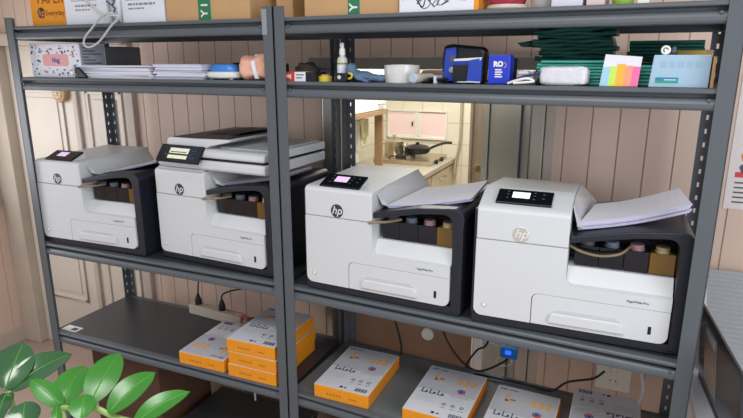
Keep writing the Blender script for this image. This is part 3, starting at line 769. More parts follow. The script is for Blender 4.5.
def d_squig(o, w, d, h):
    k = MB()
    pts = []
    for i in range(121): 
        t = i/120; pts.append((.065+.075*t+.012*math.sin(t*38), -.001, .030+.022*math.sin(t*29)*(1-.5*t)))
    k.tube(pts, .0008, 4)
    k.tube(spline([(.055, -.001, .022), (.065, -.001, .044), (.052, -.001, .036), (.07, -.001, .014), (.08, -.001, .04)], 5), .0015, 4)
    k.tube(spline([(.125, -.001, .018), (.15, -.001, .030), (.19, -.001, .027)], 5), .001, 4)
    k.build('scribble', M['black'], o)
    strip_text(o, [(.008, .045, .034, .006)], M['ink'])
    MB().box(w, w+.012, .0, d, 0, h).build('orange_end', M['orange'], o)
carton('white carton with black scribble and orange end on top shelf', G(.40, .03, Z1), ANG, .213, .22, .22, M['paper'], 'paper_carton', 'box', d_squig)
pk = thing('fabric_roll', 'crimson dotted fabric bundle with a pale base on top shelf', 'fabric', G(.685, .095, Z1), ANG)
MB().blob((0, 0, .012), .054, .06, .08, .08, 5, 14, p=.75).build('cloth', mat('crimson dotted cloth', '#c8425a', .8, 0, .3, 90, .3, 200), pk)
MB().lathe([(.052, 0), (.055, .006), (.052, .014)], 24).build('base_ring', M['bisque'], pk)
gj = thing('glass_jar', 'clear jar with coloured sticks right of the crimson bundle', 'jar', G(.776, .09, Z1), ANG)
MB().lathe([(.026, 0), (.03, .006), (.03, .11), (.024, .12), (.022, .118), (.027, .108), (.027, .01)], 20).build('jar_glass', mat('pale clear glass', '#d6d2cc', .1, 0, 0, alpha=.55), gj)
for i in range(5):
    a = i*1.3
    MB().tube([(.012*math.cos(a), .012*math.sin(a), .012), (.020*math.cos(a), .020*math.sin(a), .14)], .005, 7).build('stick', [M['cappink'], M['leaf'], M['bisque'], M['red'], M['capyel']][i], gj)
carton('pale bluish carton near the right end of the top shelf', G(.806, .04, Z1), ANG, .074, .14, .12, mat('pale lilac card', '#d6d6e0', .6), 'carton', 'box')
carton('pinkish carton left of the green jar on the top shelf', G(.888, .04, Z1), ANG, .042, .12, .12, mat('pale pink card', '#dcc4c2', .6), 'carton', 'box')
gg = thing('lidded_jar', 'lime green jar with pale lid near top shelf right end', 'jar', G(.968, .065, Z1), ANG)
MB().lathe([(.021, 0), (.024, .004), (.024, .06), (.018, .07)], 20).build('jar_body', mat('lime green plastic', '#9bc04a', .35), gg)
MB().lathe([(.019, .0701), (.021, .072), (.021, .09), (.018, .092)], 20).build('lid', M['white2'], gg)
carton('small white carton at the right end of the top shelf', G(1.0, .05, Z1), ANG, .026, .08, .10, M['white2'], 'carton', 'box')

# ------------------------------------------------------------------ second shelf, left rack
tb = thing('tissue_box', 'white tissue box with blue and pink pattern, pink label', 'tissue box', (.06, .04, Z2))
tbo = MB().box(0, .265, 0, .12, 0, .125).build('carton', M['paper'], tb, bevel=.002)
k = MB()
for i in range(150):
    u, v = R_.uniform(.008, .257), R_.uniform(.006, .118); s_ = R_.uniform(.002, .0048); mi = R_.choice((0, 0, 1, 2))
    if .055 < u < .21 and .036 < v < .088: continue
    decal_poly(k, [(u+s_*a*(1+.5*R_.random()), v+s_*b) for a, b in ((1, 0), (.4, .9), (-.7, .8), (-1, -.2), (-.2, -1), (.7, -.7))], (0, 0, 0), (1, 0, 0), (0, 0, 1), mi)
decal_poly(k, rrect(.068, .205, .042, .086, .012, 3)[::1], (0, 0, 0), (1, 0, 0), (0, 0, 1), 2, .0006)
add_text(k, 'Hug', .024, (.138, -.0007, .063), (1, 0, 0), (0, 0, 1), 0, 0, .001)
k.box(.2645, .2655, .004, .116, .004, .121, 3)
for i in range(9): k.box(.2650, .2660, .012, .10-.03*(i % 3), .018+i*.011, .022+i*.011, 4)
k.build('print', [mat('blue print', '#46589c', .5, var=0), mat('peach print', '#e8b7a4', .5, var=0), mat('pink label print', '#e5a39f', .5, var=0), mat('grey side print', '#a9adb3', .5, var=0), M['ink']], tbo)
bb = thing('plastic_box', 'grey film-wrapped box behind the tissue box and left paper pile', 'box', (.095, .20, Z2), .0)
gbx = MB().box(0, .175, 0, .20, 0, .118).build('box_body', mat('grey film wrapped box', '#74767a', .25, 0, .3, 14, .3, 60), bb, bevel=.006)
k = MB(); k.box(.13, .15, -.0008, .001, .062, .085); k.box(.08, .11, -.0008, .001, .02, .10, 1); k.build('label', [M['black'], M['grey']], gbx)
def pile(name, label, loc, rz, w, d, n, th, cat='paper'):
    m = MB()
    for i in range(n):
        a = R_.uniform(-.05, .05); ox, oy = R_.uniform(-.008, .008), R_.uniform(-.004, .004)
        z0 = i*th
        pts = [(-w/2, -d/2), (w/2, -d/2), (w/2, d/2), (-w/2, d/2)]
        q = [(ox+x*math.cos(a)-y*math.sin(a), oy+x*math.sin(a)+y*math.cos(a)) for x, y in pts]
        m.prism(q, 'z', z0, z0+th*.93, R_.choice((0, 0, 1)))
    return tag(m.build(name, [M['paper'], M['paperedge']], loc=loc, rotz=rz), label, cat)
pile('paper_pile', 'left pile of loose white papers held by a black clip', (.493, .15, Z2), 0, .345, .235, 10, .0045)
cl = thing('binder_clip', 'black binder clip at the left pile front corner', 'clip', (.345, .024, Z2))
MB().prism([(-.028, .0), (.022, .0), (.030, .006), (-.012, .040), (-.030, .036)], 'y', -.008, .003).build('clip_body', M['blackgloss'], cl, bevel=.003)
MB().tube(spline([(-.02, -.009, .03), (-.035, -.014, .028), (-.03, -.014, .012), (-.012, -.009, .014)], 4), .002, 6).build('clip_wire', M['silver'], cl)
pile('paper_pile', 'right pile of loose white papers beside the blue dome', (.782, .165, Z2), .03, .20, .26, 11, .0046)
tag(MB().box(0, .17, 0, .12, 0, .055).build('dark_folder', mat('black folder', '#22222a', .5), bevel=.008, loc=(.90, .18, Z2)), 'black folder case behind the blue and white dome', 'folder')
bd = thing('hole_punch', 'blue dome on an oval white base, left of peach bag', 'device', (.948, .080, Z2))
m = MB(); m.prism([(.068*math.cos(2*PI*i/28), .045*math.sin(2*PI*i/28)) for i in range(28)], 'z', .004, .026); 
m.build('base', M['white2'], bd, bevel=.007, seg=3)
m = MB()
for a, b in ((-.04, -.02), (.04, -.02), (-.04, .02), (.04, .02)): m.lathe([(.007, 0), (.007, .005)], 10, (a, b, 0))
m.build('foot', M['grey'], bd)
MB().grid(lambda u, v: Vector(((.056-.012*v**2)*math.cos(2*PI*u)*(1 if v < .99 else .0), (.034-.008*v**2)*math.sin(2*PI*u)*(1 if v < .99 else 0), .026+.026*min(1, v*1.02))), 28, 8).build('dome', mat('bright blue plastic', '#3f86d6', .3, 0, .03), bd)
pb = thing('peach_bag', 'peach coloured gathered cloth bag with white strap by double post', 'bag', (1.094, .090, Z2))
MB().blob((0, 0, 0), .072, .06, .043, .22, 2.0, 24, p=.7, seed=2).build('bag_body', mat('peach fabric', '#f0b79c', .8, 0, .06, 30, .3, 60), pb)
MB().box(-.02, .065, -.02, .04, .070, .082).build('white_pad', M['paper'], pb, bevel=.005)
m = MB()
m.grid(lambda u, v: Vector((-.002+.022*v*.6+.014*u, -.062-.004*math.sin(v*PI), .006+.055*(1-v))), 2, 8)
m.build('strap', M['paper'], pb, solid=.003)

# ------------------------------------------------------------------ second shelf, right rack
def RT(name, label, cat, x, y, z=Z2, rz=0., group=None): return thing(name, label, cat, G(x, y, z), ANG+rz, group)
rb = RT('small_carton', 'flat red, white and black carton beside the double post', 'box', .074, .05)
MB().box(-.055, -.018, -.03, .03, 0, .028, 0).box(-.018, .022, -.03, .03, 0, .028, 1).box(.022, .058, -.03, .03, 0, .028, 2).build('carton', [M['red'], M['paper'], M['black']], rb)
k = MB(); k.box(-.047, -.044, -.0308, -.029, .010, .020); k.box(-.042, -.036, -.0308, -.029, .010, .020); k.box(-.034, -.031, -.0308, -.029, .006, .021)
k.box(-.012, .016, -.0308, -.029, .018, .021, 1); k.box(-.012, .010, -.0308, -.029, .009, .012, 1); k.build('print', [M['white2'], M['ink']], rb)
tag(MB().blob((0, 0, 0), .038, .05, .030, .3, 3, 14, seed=5).build('olive_pouch', mat('dark olive fabric', '#4b4136', .9, 0, .15, 30), loc=G(.015, .16, Z2)), 'dark olive pouch behind the flat red and white carton', 'pouch')
yt = RT('tape_roll', 'yellow electrical tape roll lying flat beside the red carton', 'tape', .148, .05)
MB().lathe([(.017, 0), (.026, 0), (.026, .019), (.017, .019), (.017, 0)], 24).build('tape', mat('yellow tape', '#d8c23a', .4), yt)
MB().lathe([(.013, 0), (.0168, 0), (.0168, .024), (.013, .024), (.013, 0)], 20).build('core', M['card'], yt)
yt.scale = (.8, .8, .85)
sp = RT('spray_bottle', 'clear spray bottle with white pump and green banded label', 'bottle', .200, .065)
sp.scale = (.68, .68, 1)
MB().lathe([(.021, 0), (.023, .003), (.023, .062), (.020, .070), (.012, .074), (.012, .078)], 24).build('bottle_body', mat('frosted bottle plastic', '#cfcfc8', .25), sp)
MB().lathe([(.0232, .012), (.0235, .012), (.0235, .058), (.0232, .058)], 24).build('label', M['paper'], sp)
MB().lathe([(.0236, .050), (.0238, .050), (.0238, .056), (.0236, .056)], 24).build('label_band', mat('olive green print', '#8c9440', .5, var=0), sp)
MB().lathe([(.013, .078), (.014, .080), (.013, .096), (.008, .098), (.0085, .112), (.006, .114)], 18).box(-.004, .004, -.014, -.004, .103, .109).build('pump', M['white2'], sp)
bt = RT('tape_measure', 'black tape measure with yellow trim in front of the spray bottle', 'tool', .228, .022)
MB().prism(rrect(-.026, .018, 0, .026, .010, 4), 'y', -.012, .014).build('case', M['blackgloss'], bt, bevel=.003)
MB().tube(spline([(.012, -.002, .010), (.026, -.004, .012), (.030, -.004, .022), (.018, -.002, .026)], 4), .0035, 7).build('clip', mat('yellow plastic', '#d9b83c', .4), bt)
MB().lathe([(.006, -.012), (.006, -.0135), (.003, -.014)], 12, (-.008, 0, .014), 'y').build('button', M['grey'], bt)
dc_ = RT('work_glove', 'crumpled denim-blue work glove left of the clear tape roll', 'glove', .275, .06)
def gl(u, v):
    th = 2*PI*u; ph = PI*(v-.5); d = Vector((math.cos(th)*math.cos(ph), math.sin(th)*math.cos(ph), math.sin(ph)))
    k_ = 1+.35*noise.noise(d*2.2+Vector((8, 1, 2)))
    return Vector((d.x*.050*k_, d.y*.035*k_, max(0, .012+.018*d.z*k_ + .016*max(0, -d.x))))
den = mat('denim blue cloth', '#5c7690', .9, 0, .15, 40, .4, 120)
MB().grid(gl, 28, 14).build('glove_palm', den, dc_)
MB().tube(spline([(-.032, -.01, .02), (-.035, -.012, .036), (-.028, -.014, .050)], 4), [.016, .017, .0175, .018, .0175, .017, .015, .013, .010], 10).build('cuff', den, dc_)
for i in range(3):
    MB().tube(spline([(.025, -.02+i*.016, .012), (.055, -.026+i*.018, .013), (.078, -.028+i*.02, .009)], 4), [.009]*8+[.005], 8).build('finger', den, dc_)
tr_ = RT('tape_roll', 'clear packing tape roll lying flat in the shelf middle', 'tape', .388, .085)
MB().lathe([(.034, 0), (.052, 0), (.052, .049), (.034, .049), (.034, 0)], 32).build('tape', mat('milky clear tape', '#d9d8d2', .2, 0, .06, 10, stretch=(1, 1, 12)), tr_)
MB().lathe([(.030, 0), (.0338, 0), (.0338, .050), (.030, .050), (.030, 0)], 28).build('core', M['white2'], tr_)
fl_ = RT('flashlight', 'small torch lying with its pale round lens end forward', 'torch', .462, .045, rz=-.35)
MB().lathe([(.0145, -.03), (.0145, -.01), (.012, -.005), (.012, .08), (.010, .082)], 20, (0, 0, .0146), 'y').build('barrel', M['bisque'], fl_)
MB().lathe([(.0135, -.0302), (.012, -.0318), (.004, -.0322)], 20, (0, 0, .0146), 'y').build('lens', mat('pale blue lens', '#b9c6dd', .2, var=0), fl_)
bb2 = RT('brown_bottle', 'brown hinged case lying behind the torch lens end', 'case', .487, .105)
MB().prism([(-.042, 0), (.042, 0), (.045, .022), (.02, .035), (-.035, .035), (-.045, .02)], 'y', -.02, .02).build('case_body', mat('brown plastic', '#6b5540', .5, 0, .1), bb2, bevel=.005)
bc = RT('cable_coil', 'small coil of black cord left of the black blue pouch', 'cord', .515, .045)
m = MB()
for r0 in (.012, .017, .021): m.tube([(r0*1.2*math.cos(t*.5), r0*math.sin(t*.5), .005+.0035*(r0/.006-1.5)) for t in range(14)], .0042, 6)
m.build('coil', M['cable'], bc)
MB().box(-.004, .004, -.028, .026, .0, .022).build('cord_tie', M['grey'], bc, bevel=.002)
# black / blue pouch
bl = mat('royal blue fabric', '#2745b0', .6, 0, .12, 30, .3, 120)
pu = RT('blue_pouch', 'upright black and royal-blue pouch with open front flap', 'pouch', .572, .09)
MB().prism([(-.062, 0), (.058, 0), (.060, .085), (.050, .098), (-.035, .106), (-.060, .102), (-.066, .06)], 'y', .0, .05).build('back', M['blackgloss'], pu, bevel=.008)
MB().prism([(-.056, .006), (-.018, .004), (-.020, .098), (-.050, .094)], 'y', -.012, .0).build('left_panel', bl, pu, bevel=.003)
MB().hexa([(-.03, -.012, .060), (.058, -.035, .062), (.058, -.031, .062), (-.03, -.008, .060)], [(-.024, -.012, .066), (.062, -.035, .070), (.062, -.031, .070), (-.024, -.008, .066)]).build('flap_edge', M['white2'], pu)
MB().hexa([(-.026, -.013, .040), (.058, -.034, .046), (.058, -.030, .046), (-.026, -.009, .040)], [(-.026, -.012, .059), (.060, -.034, .063), (.060, -.030, .063), (-.026, -.008, .059)]).build('front_flap', bl, pu)
MB().hexa([(.022, -.036, .006), (.060, -.030, .004), (.060, -.026, .004), (.030, -.032, .006)], [(.026, -.034, .062), (.062, -.034, .068), (.062, -.030, .068), (.026, -.030, .062)]).build('right_panel', bl, pu)
MB().box(-.022, .028, -.028, .0, .004, .050).build('cavity', M['black'], pu, bevel=.003)
MB().tube(spline([(-.022, -.012, .004), (.0, -.03, .004), (.03, -.037, .005), (.058, -.031, .004)], 4), .002, 6).build('piping', M['paper'], pu)
k = MB(); k.lathe([(.008, -.012), (.008, -.0135), (.006, -.014)], 16, (-.030, 0, .036), 'y', 0)
k.box(-.036, -.024, -.0135, -.0115, .058, .076, 1); k.build('badge', [M['silver'], M['ink']], pu)
bxs = RT('blue_box', 'upright royal-blue box with white vertical lettering', 'box', .681, .055)
bo_ = MB().box(-.029, .029, 0, .045, 0, .076).build('carton', mat('royal blue card', '#2440c8', .35, 0, .05), bxs, bevel=.003)
k = MB(); add_text(k, 'RO', .018, (-.002, -.0005, .052), (1, 0, 0), (0, 0, 1), bold=.0012)
for i in range(4): k.box(-.010, .010-.003*(i % 2), -.0008, .001, .018+i*.006, .0215+i*.006)
k.build('lettering', M['white2'], bo_)
ring = MB(); ring_decal(ring, .012, .050, .006, .008, -80, 80, (0, 0, 0), (1, 0, 0), (0, 0, 1), 0, .0008); ring.build('swirl', M['orange'], bo_)
MB().box(-.026, .030, .046, .085, 0, .068).build('back_part', M['blackgloss'], bxs, bevel=.004)
bw = RT('navy_strap', 'folded navy band with white edging beside the royal-blue box', 'strap', .757, .050)
nv = mat('navy cloth', '#2a3a7a', .8, 0, .1, 30)
MB().grid(lambda u, v: Vector((-.040+.085*u, -.01+.05*v, .006+.020*u+.008*math.sin(u*PI))), 10, 4).build('band_top', nv, bw, solid=.006)
MB().tube(spline([(-.045, -.018, .004), (-.02, -.02, .012), (.005, -.02, .017), (.022, -.018, .010), (.0, -.021, .007), (-.03, -.02, .0045)], 5), .0032, 8).build('edging', M['white2'], bw)
MB().box(-.028, .0, .02, .034, .026, .034).build('tag', M['white2'], bw, bevel=.002)
wt = RT('tissue_pack', 'crinkled white soft-pack of tissues in front of the teal stack', 'tissue pack', .850, .055)
def tp(u, v):
    th = 2*PI*u; ph = PI*(v-.5); pw = .35
    s = lambda t: math.copysign(abs(t)**pw, t)
    d = Vector((s(math.cos(th))*abs(math.cos(ph))**pw, s(math.sin(th))*abs(math.cos(ph))**pw, s(math.sin(ph))))
    n_ = noise.noise(d*5)*.0022
    return Vector((d.x*(.058+n_), d.y*(.034+n_), max(0, .024+d.z*(.0235+n_))))
MB().grid(tp, 40, 20).build('pack', mat('white crinkled film', '#dcdce0', .3, 0, .12, 60, .8, 110), wt)
# green material
gm = mat('dark green folded sheeting', '#246055', .4, 0, .3, 14, .5, 40, stretch=(1, 1, 9))
gm2 = mat('teal folded sheeting', '#43ab97', .45, 0, .15, 20, .4, 40, stretch=(1, 1, 14))
def folded(label, x, y, w, d, n, th, m, z=Z2, jit=.01, cat='sheeting', cap=False):
    b = MB()
    for i in range(n):
        ox, oy = R_.uniform(-jit, jit), R_.uniform(-.004, .004)
        b.prism([(p[0]+oy, p[1]) for p in rrect(-d/2, d/2, i*th, i*th+th*.94, th*.44, 3)], 'x', -w/2+ox, w/2+ox)
    return tag(b.build('folded_sheeting', m, loc=G(x, y, z), rotz=ANG), label, cat)
folded('teal folded sheeting behind the soft tissue pack and coloured tabs', .872, .165, .19, .13, 8, .0078, gm2)
folded('teal folded sheeting between the coloured tabs and pale blue box', 1.024, .175, .084, .13, 6, .0085, gm2, jit=.004)
folded('dark green sheeting pile behind the pale blue box', 1.070, .340, .18, .14, 12, .0095, gm, jit=.004)
gb = RT('green_bag', 'big dark green sheeting bundle pressed up under the top shelf', 'sheeting', .842, .315)
b = MB(); NL = 15
for i in range(NL):
    z0 = .004 + i*.0104; wl = .165 + .065*i/NL + R_.uniform(-.012, .012); ox = R_.uniform(-.012, .012); dd = .115 + R_.uniform(-.02, .02)
    tl_ = R_.uniform(-.05, .05); nx = 10
    sec = rrect(-dd/2, dd/2, 0, .0125, .005, 3)
    rings = []
    for k in range(nx+1):
        x = ox + wl*(k/nx-.5); zz = z0 + tl_*x + .0022*math.sin(x*60+i*1.7); yy = .006*math.sin(x*38+i)
        rings.append([b.bm.verts.new((x, p[0]+yy, max(.0005, p[1]+zz))) for p in sec])
    for r0, r1 in zip(rings, rings[1:]):
        for k in range(len(sec)): b.face([r0[k], r0[(k+1) % len(sec)], r1[(k+1) % len(sec)], r1[k]], 0, True)
    b.face(rings[0][::-1]); b.face(rings[-1])
b.build('bundle', gm, gb)
MB().hexa([(-.09, -.04, .098), (-.150, -.055, .100), (-.148, -.02, .102), (-.09, .02, .098)], [(-.09, -.04, .118), (-.165, -.055, .112), (-.150, -.02, .115), (-.09, .02, .130)]).build('loose_corner', gm, gb, bevel=.003)
itb = RT('index_tabs', 'white card holding five coloured index tabs, blue to pink', 'index tabs', .978, .045)
MB().hexa([(-.043, 0, .0), (.043, 0, .0), (.043, .004, .0), (-.043, .004, .0)], [(-.036, .016, .076), (.047, .016, .070), (.047, .020, .070), (-.036, .020, .076)]).build('card', M['paper'], itb)
for i, (c_l, h) in enumerate((('#9fd0e6', .046), ('#c9e85a', .048), ('#f5b62e', .053), ('#f79b77', .049), ('#f06aa6', .047))):
    x0 = -.041+i*.0166
    MB().hexa([(x0, -.0028, .001), (x0+.0175, -.0028, .001), (x0+.0175, -.0008, .001), (x0, -.0008, .001)], [(x0+.003, .0085, h), (x0+.0205, .0085, h), (x0+.0205, .0105, h), (x0+.003, .0105, h)]).build('tab', mat('index tab '+c_l, c_l, .5, 0, .02), itb)
lbx = RT('pale_blue_box', 'pale blue box with a teal green label at shelf right end', 'box', 1.106, .040)
bo_ = MB().hexa([(-.062, 0, 0), (.062, 0, 0), (.064, .055, 0), (-.060, .055, 0)], [(-.056, 0, .074), (.063, 0, .074), (.065, .055, .074), (-.055, .055, .074)], 0).build('carton', mat('pale blue card', '#a9c6d8', .35, 0, .03), lbx, bevel=.002)
k = MB(); k.box(-.048, .0, -.0008, .001, .010, .023, 0); k.box(-.048, .0, -.0010, .001, .010, .015, 1); k.box(-.030, -.004, -.0012, .001, .0165, .0185, 2); k.build('label', [mat('blue teal print', '#2f86a8', .5, var=0), mat('green teal print', '#34a886', .5, var=0), M['paper']], bo_)
k = MB()
for i in range(5): k.box(-.040+i*.018, -.028+i*.018, -.0007, .001, .045, .060)
k.build('embossed_print', mat('faint blue print', '#9dbcd0', .4, var=0), bo_)
MB().box(.0655, .072, .002, .055, 0, .070).build('brown_side', M['card'], lbx)
cw = RT('yellow_label_box', 'small cardboard box with a yellow label behind pale blue box', 'box', 1.125, .135)
bo_ = MB().box(-.045, .050, 0, .10, 0, .086).build('carton', M['card'], cw, bevel=.002)
MB().box(-.025, .035, -.0008, .001, .060, .084, 0).box(-.042, -.027, -.0008, .001, .060, .084, 1).build('label', [mat('yellow print', '#e0bf4a', .5, var=0), M['capblue']], bo_)
wd_ = RT('white_badge', 'small round white dial standing on the pale blue box', 'dial', 1.073, .050, Z2+.0741)
MB().lathe([(.0105, .002), (.0105, -.003), (.0085, -.0045)], 24, (0, 0, .0108), 'y').build('face', M['white2'], wd_)
k = MB(); ring_decal(k, 0, .0108, .0035, .006, 0, 250, (0, -.0042, 0), (1, 0, 0), (0, 0, 1), 0, .0006); k.build('face_print', M['ink'], wd_)
MB().box(.013, .022, -.002, .006, 0.004, .018).build('clip', M['ink'], wd_, bevel=.002)
# ornament on the cream door
orn = thing('round_ornament', 'round tan carved ornament hanging on the cream panelled door', 'ornament', (-.462, WALLY-.010, 1.262))
MB().lathe([(.046, .003), (.048, -.006), (.044, -.016), (.034, -.020)], 36, (0, 0, 0), 'y').build('disc', mat('tan carved wood', '#c39c72', .6, 0, .15, 40, .3, 80), orn)
m = MB()
for i in range(10):
    a = 2*PI*i/10
    m.grid(lambda u, v, a=a: Vector((math.cos(a)*(.008+.028*u)-math.sin(a)*(v-.5)*.016*math.sin(PI*min(1, u+.08)), -.021-.004*math.sin(PI*u)*math.sin(PI*v), math.sin(a)*(.008+.028*u)+math.cos(a)*(v-.5)*.016*math.sin(PI*min(1, u+.08)))), 5, 4)
m.lathe([(.009, -.019), (.008, -.027), (.003, -.029)], 14, (0, 0, 0), 'y')
m.build('petal_carving', mat('cream petals', '#d8bf9a', .6, 0, .1, 60), orn, solid=.002)
MB().tube(spline([(-.004, -.004, .047), (-.012, -.003, .10), (0, -.002, .16), (.012, -.003, .10), (.004, -.004, .047)], 6), .0014, 6).build('string', M['ink'], orn)

# ------------------------------------------------------------------ right side: poster, desk, laptop
ps_ = thing('poster', 'white notice poster with red headings on the right pink wall', 'poster', (2.528, WALLY-.0025, .955))
sh = MB().box(0, .30, 0, .0015, 0, .43).build('sheet', mat('off white poster paper', '#e6dcd6', .6), ps_)
k = MB(); mats = [M['red'], M['ink'], mat('orange icon print', '#d98a52', .5, var=0), M['white2']]
k.box(.02, .28, -.0006, .001, .325, .345, 0).box(.02, .28, -.0006, .001, .105, .122, 0)
for i in range(5):
    z = .285-.037*i; mi = (1, 2, 1, 2, 1)[i]
    decal_poly(k, circ(.040, z, .011), (0, 0, 0), (1, 0, 0), (0, 0, 1), mi)
    k.box(.034, .046, -.0007, .001, z-.016, z-.010, mi)
    for j in range(2): k.box(.065, .25-.03*j, -.0006, .001, z+.004-.012*j, z+.008-.012*j, 1)
for i in range(5): k.box(.022, .26-.02*(i % 2), -.0006, .001, .085-.016*i, .090-.016*i, 1)
k.box(.02, .12, -.0006, .001, .38, .392, 0)
k.build('print', mats, sh)
dk = thing('desk', 'pale desk right of the right rack carrying the laptop', 'desk', (2.47, -.60, FLOOR))
MB().box(-.02, .90, 0, 1.12, .70, .735).build('desktop', mat('pale lilac grey laminate', '#cfcfd6', .25, 0, .03, 6), dk, bevel=.003)
for a in (0, .86):
    for b in (.02, 1.06): MB().box(a, a+.04, b, b+.04, 0, .70).build('leg', M['grey'], dk, bevel=.003)
DZ = FLOOR+.735
lp = thing('laptop', 'open dark laptop with a printed sticker on its lid', 'laptop', (2.492, .012, DZ), math.radians(5))
bs = MB().box(0, .24, -.22, .20, 0, .018).build('base', M['blackgloss'], lp, bevel=.004)
k = MB()
for i in range(6):
    for j in range(14): k.box(.028+i*.021, .046+i*.021, -.19+j*.0262, -.19+j*.0262+.0225, .018, .0205)
k.build('keys', M['ink'], bs)
k = MB(); k.box(.165, .225, -.06, .05, .018, .0187); k.build('touchpad', M['grey'], bs)
ld = MB()
lidq = [(.0, -.22, .018), (.0, .20, .018), (-.022, .20, .235), (-.022, -.22, .235)]
lv = [Vector(p) for p in lidq]; off = Vector((.0078, 0, .0008))
ld.hexa(lv, [v+off for v in lv]); ldo = ld.build('lid', mat('glossy dark lid', '#2a2c31', .15, 0, .05), lp, bevel=.002)
U = Vector((0, -1, 0)); Vv = (lv[2]-lv[1]).normalized(); O = lv[1]
k = MB()
decal(k, .07, .20, .02, .19, O, U, Vv, 0, .0006); decal(k, .10, .17, .06, .15, O+U.cross(Vv)*.0006, U, Vv, 1, .0004); decal(k, .085, .185, .155, .18, O+U.cross(Vv)*.0006, U, Vv, 2, .0004)
k.build('sticker', [mat('grey beige print', '#a59c94', .4, 0, .35, 40), mat('skin tone print', '#c2a18a', .4, 0, .3, 60), M['paper']], ldo)
decal(MB(), .02, .40, .012, .215, lv[1]+off+Vector((.0004, 0, 0)) , U, Vv, 0, -.0006).build('screen', M['gloss'], ldo)
rp = thing('ribbed_panel', 'light grey ribbed panel leaning on the wall behind the laptop', 'panel', (2.50, .245, DZ))
m = MB(); Lp = .36; tl = math.atan2(.21, .27)
pts = []
nr = 22
cs, sn = math.cos(tl), math.sin(tl)
prof = []
for i in range(nr):
    s0 = Lp*i/nr
    prof += [(s0, .0), (s0+Lp/nr*.3, .006), (s0+Lp/nr*.6, .006), (s0+Lp/nr*.9, .0)]
top = [(s*cs - h*sn, s*sn + h*cs) for s, h in prof]
bot = [(Lp*cs + .012*sn, Lp*sn - .012*cs), (.012*sn, -.012*cs+.0)]
m.prism(top + bot, 'x', 0, .62)
o = m.build('ribs', mat('light grey ribbed plastic', '#a6a9a9', .4, 0, .06), rp); o.location.z = .013
MB().hexa([(-.012, .0, .0), (0, .0, .0), (0, Lp*cs, Lp*sn), (-.012, Lp*cs, Lp*sn)], [(-.012, .0, .022), (0, .0, .022), (0, Lp*cs-.006, Lp*sn+.022), (-.012, Lp*cs-.006, Lp*sn+.022)]).build('edge_strip', M['grey'], rp, bevel=.002)

# ------------------------------------------------------------------ plant in the foreground
pc = Vector((1.56, -1.20, FLOOR))
pt = thing('potted_plant', 'green glossy-leaved potted plant in the near left foreground', 'plant', pc)
MB().lathe([(.12, 0), (.13, .01), (.17, .40), (.175, .42), (.158, .42), (.15, .38)], 36).build('pot', M['pot'], pt)
MB().lathe([(.152, .36), (.10, .372), (.01, .376)], 30).build('soil', M['soil'], pt)
camp = Vector(co.location)
def leaf(B, T, wd, m, tw=0., fold=.18, bend=.10, droop=0.):
    B, T = Vector(B)-pc, Vector(T)-pc
    ax = T-B; Ln = ax.length; a = ax.normalized()
    up = Vector((.25+tw, -.45, .85)); n = (up - a*up.dot(a)).normalized(); s = a.cross(n)
    def fn(u, v):
        t = u; w_ = wd*.5*(math.sin(PI*min(1, t**.85*.96+.02)))**.75 if 0 < t < 1 else .0
        if t > .85: w_ *= 1-((t-.85)/.15)**2*.75
        q = (v-.5)*2
        return B + a*(Ln*t) + s*(w_*q) + n*(fold*w_*abs(q)**1.3 - bend*Ln*(2*t-1)**2 + bend*Ln*.9 - droop*Ln*t*t)
    o = MB().grid(fn, 16, 8).build('leaf', m, pt, solid=.0009, smooth=True)
    rib = [fn(i/14, .5)+n*.0005 for i in range(1, 14)]
    MB().tube(rib, [.0011-.0006*i/12 for i in range(13)], 5).build('midrib', M['rib'], o)
G1, G2 = M['leaf'], M['leafdark']
leaf((1.612, -1.143, 1.019), (1.565, -1.147, 1.046), .024, G1, .0)
leaf((1.610, -1.145, 1.019), (1.585, -1.086, 1.038), .038, G1, .1)
leaf((1.642, -1.131, 1.022), (1.622, -1.062, 1.052), .038, G1, .25)
leaf((1.674, -1.133, 1.020), (1.688, -1.069, 1.043), .034, G1, .0)
leaf((1.709, -1.131, 1.012), (1.745, -1.073, 1.032), .030, G1, -.2)
leaf((1.657, -1.156, 1.022), (1.638, -1.131, 1.035), .030, G1, .1)
leaf((1.471, -1.117, .990), (1.492, -1.032, 1.008), .046, G2, .0, .25)
leaf((1.468, -1.120, .991), (1.434, -1.062, 1.028), .050, G2, .4, .25)
leaf((1.471, -1.118, .989), (1.514, -1.164, .980), .026, G2, .1)
leaf((1.564, -1.163, .986), (1.540, -1.141, 1.006), .040, G2, .0)
leaf((1.628, -1.165, 1.010), (1.607, -1.147, 1.022), .012, G1, .0)
leaf((1.716, -1.110, .985), (1.760, -1.075, .990), .026, G1, .0)
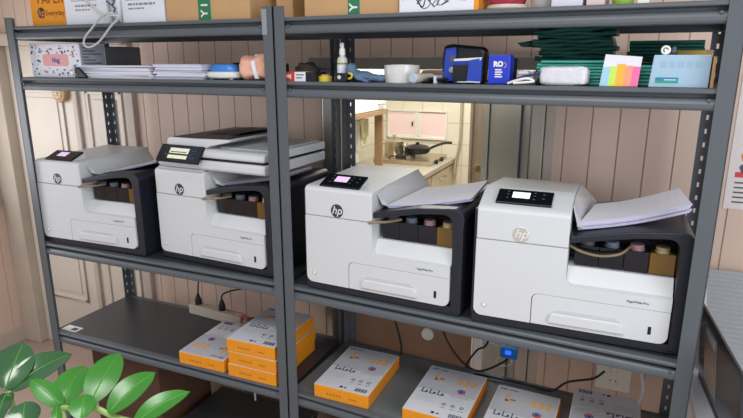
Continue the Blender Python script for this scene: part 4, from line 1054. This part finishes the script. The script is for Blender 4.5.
def stem(pts, r): MB().tube(spline([Vector(p)-pc for p in pts], 6), r, 8).build('stem', M['stem'], pt)
stem([(1.57, -1.18, FLOOR+.36), (1.60, -1.165, .55), (1.622, -1.152, .86), (1.619, -1.150, .98), (1.612, -1.145, 1.018)], .0038)
stem([(1.60, -1.19, FLOOR+.36), (1.66, -1.16, .60), (1.70, -1.12, .90), (1.712, -1.112, .98), (1.700, -1.120, 1.005), (1.676, -1.127, 1.012), (1.650, -1.133, 1.021), (1.612, -1.145, 1.018)], .0036)
stem([(1.53, -1.20, FLOOR+.36), (1.535, -1.16, .60), (1.52, -1.138, .82), (1.50, -1.130, .93), (1.471, -1.117, .990)], .004)
stem([(1.55, -1.22, FLOOR+.36), (1.57, -1.19, .70), (1.565, -1.165, .95), (1.564, -1.163, .988)], .0034)

# ------------------------------------------------------------------ light
w = bpy.data.worlds.new('world'); S.world = w; w.use_nodes = True
bg = w.node_tree.nodes['Background']; bg.inputs['Color'].default_value = lin('#dfe4ee'); bg.inputs['Strength'].default_value = .72
def area(name, loc, target, sx, sy, power, col):
    l = bpy.data.lights.new(name, 'AREA'); l.shape = 'RECTANGLE'; l.size = sx; l.size_y = sy; l.energy = power; l.color = lin(col)[:3]
    o = bpy.data.objects.new(name, l); COL.objects.link(o); o.location = loc
    o.rotation_euler = (Vector(target)-Vector(loc)).to_track_quat('-Z', 'Y').to_euler(); return o
area('ceiling_lamp_light', (1.9, -1.5, 2.45), (1.9, -1.45, 0), 1.2, .5, 27, '#fcfaf8')
area('right_window_light', (4.1, -2.0, 1.5), (1.6, .2, .7), 1.4, 1.5, 40, '#f2f4ff')
area('left_window_light', (XL+.04, -.30, 1.05), (1.0, -.1, .7), 1.1, .65, 11, '#f4f6ff')
area('kitchen_lamp_light', (1.05, 2.3, 1.86), (1.0, 2.35, 0), .7, .7, 27, '#fffdf8')

vs = S.view_settings; vs.view_transform = 'Standard'; vs.look = 'None'; vs.gamma = 1; vs.exposure = 0; vs.use_curve_mapping = False
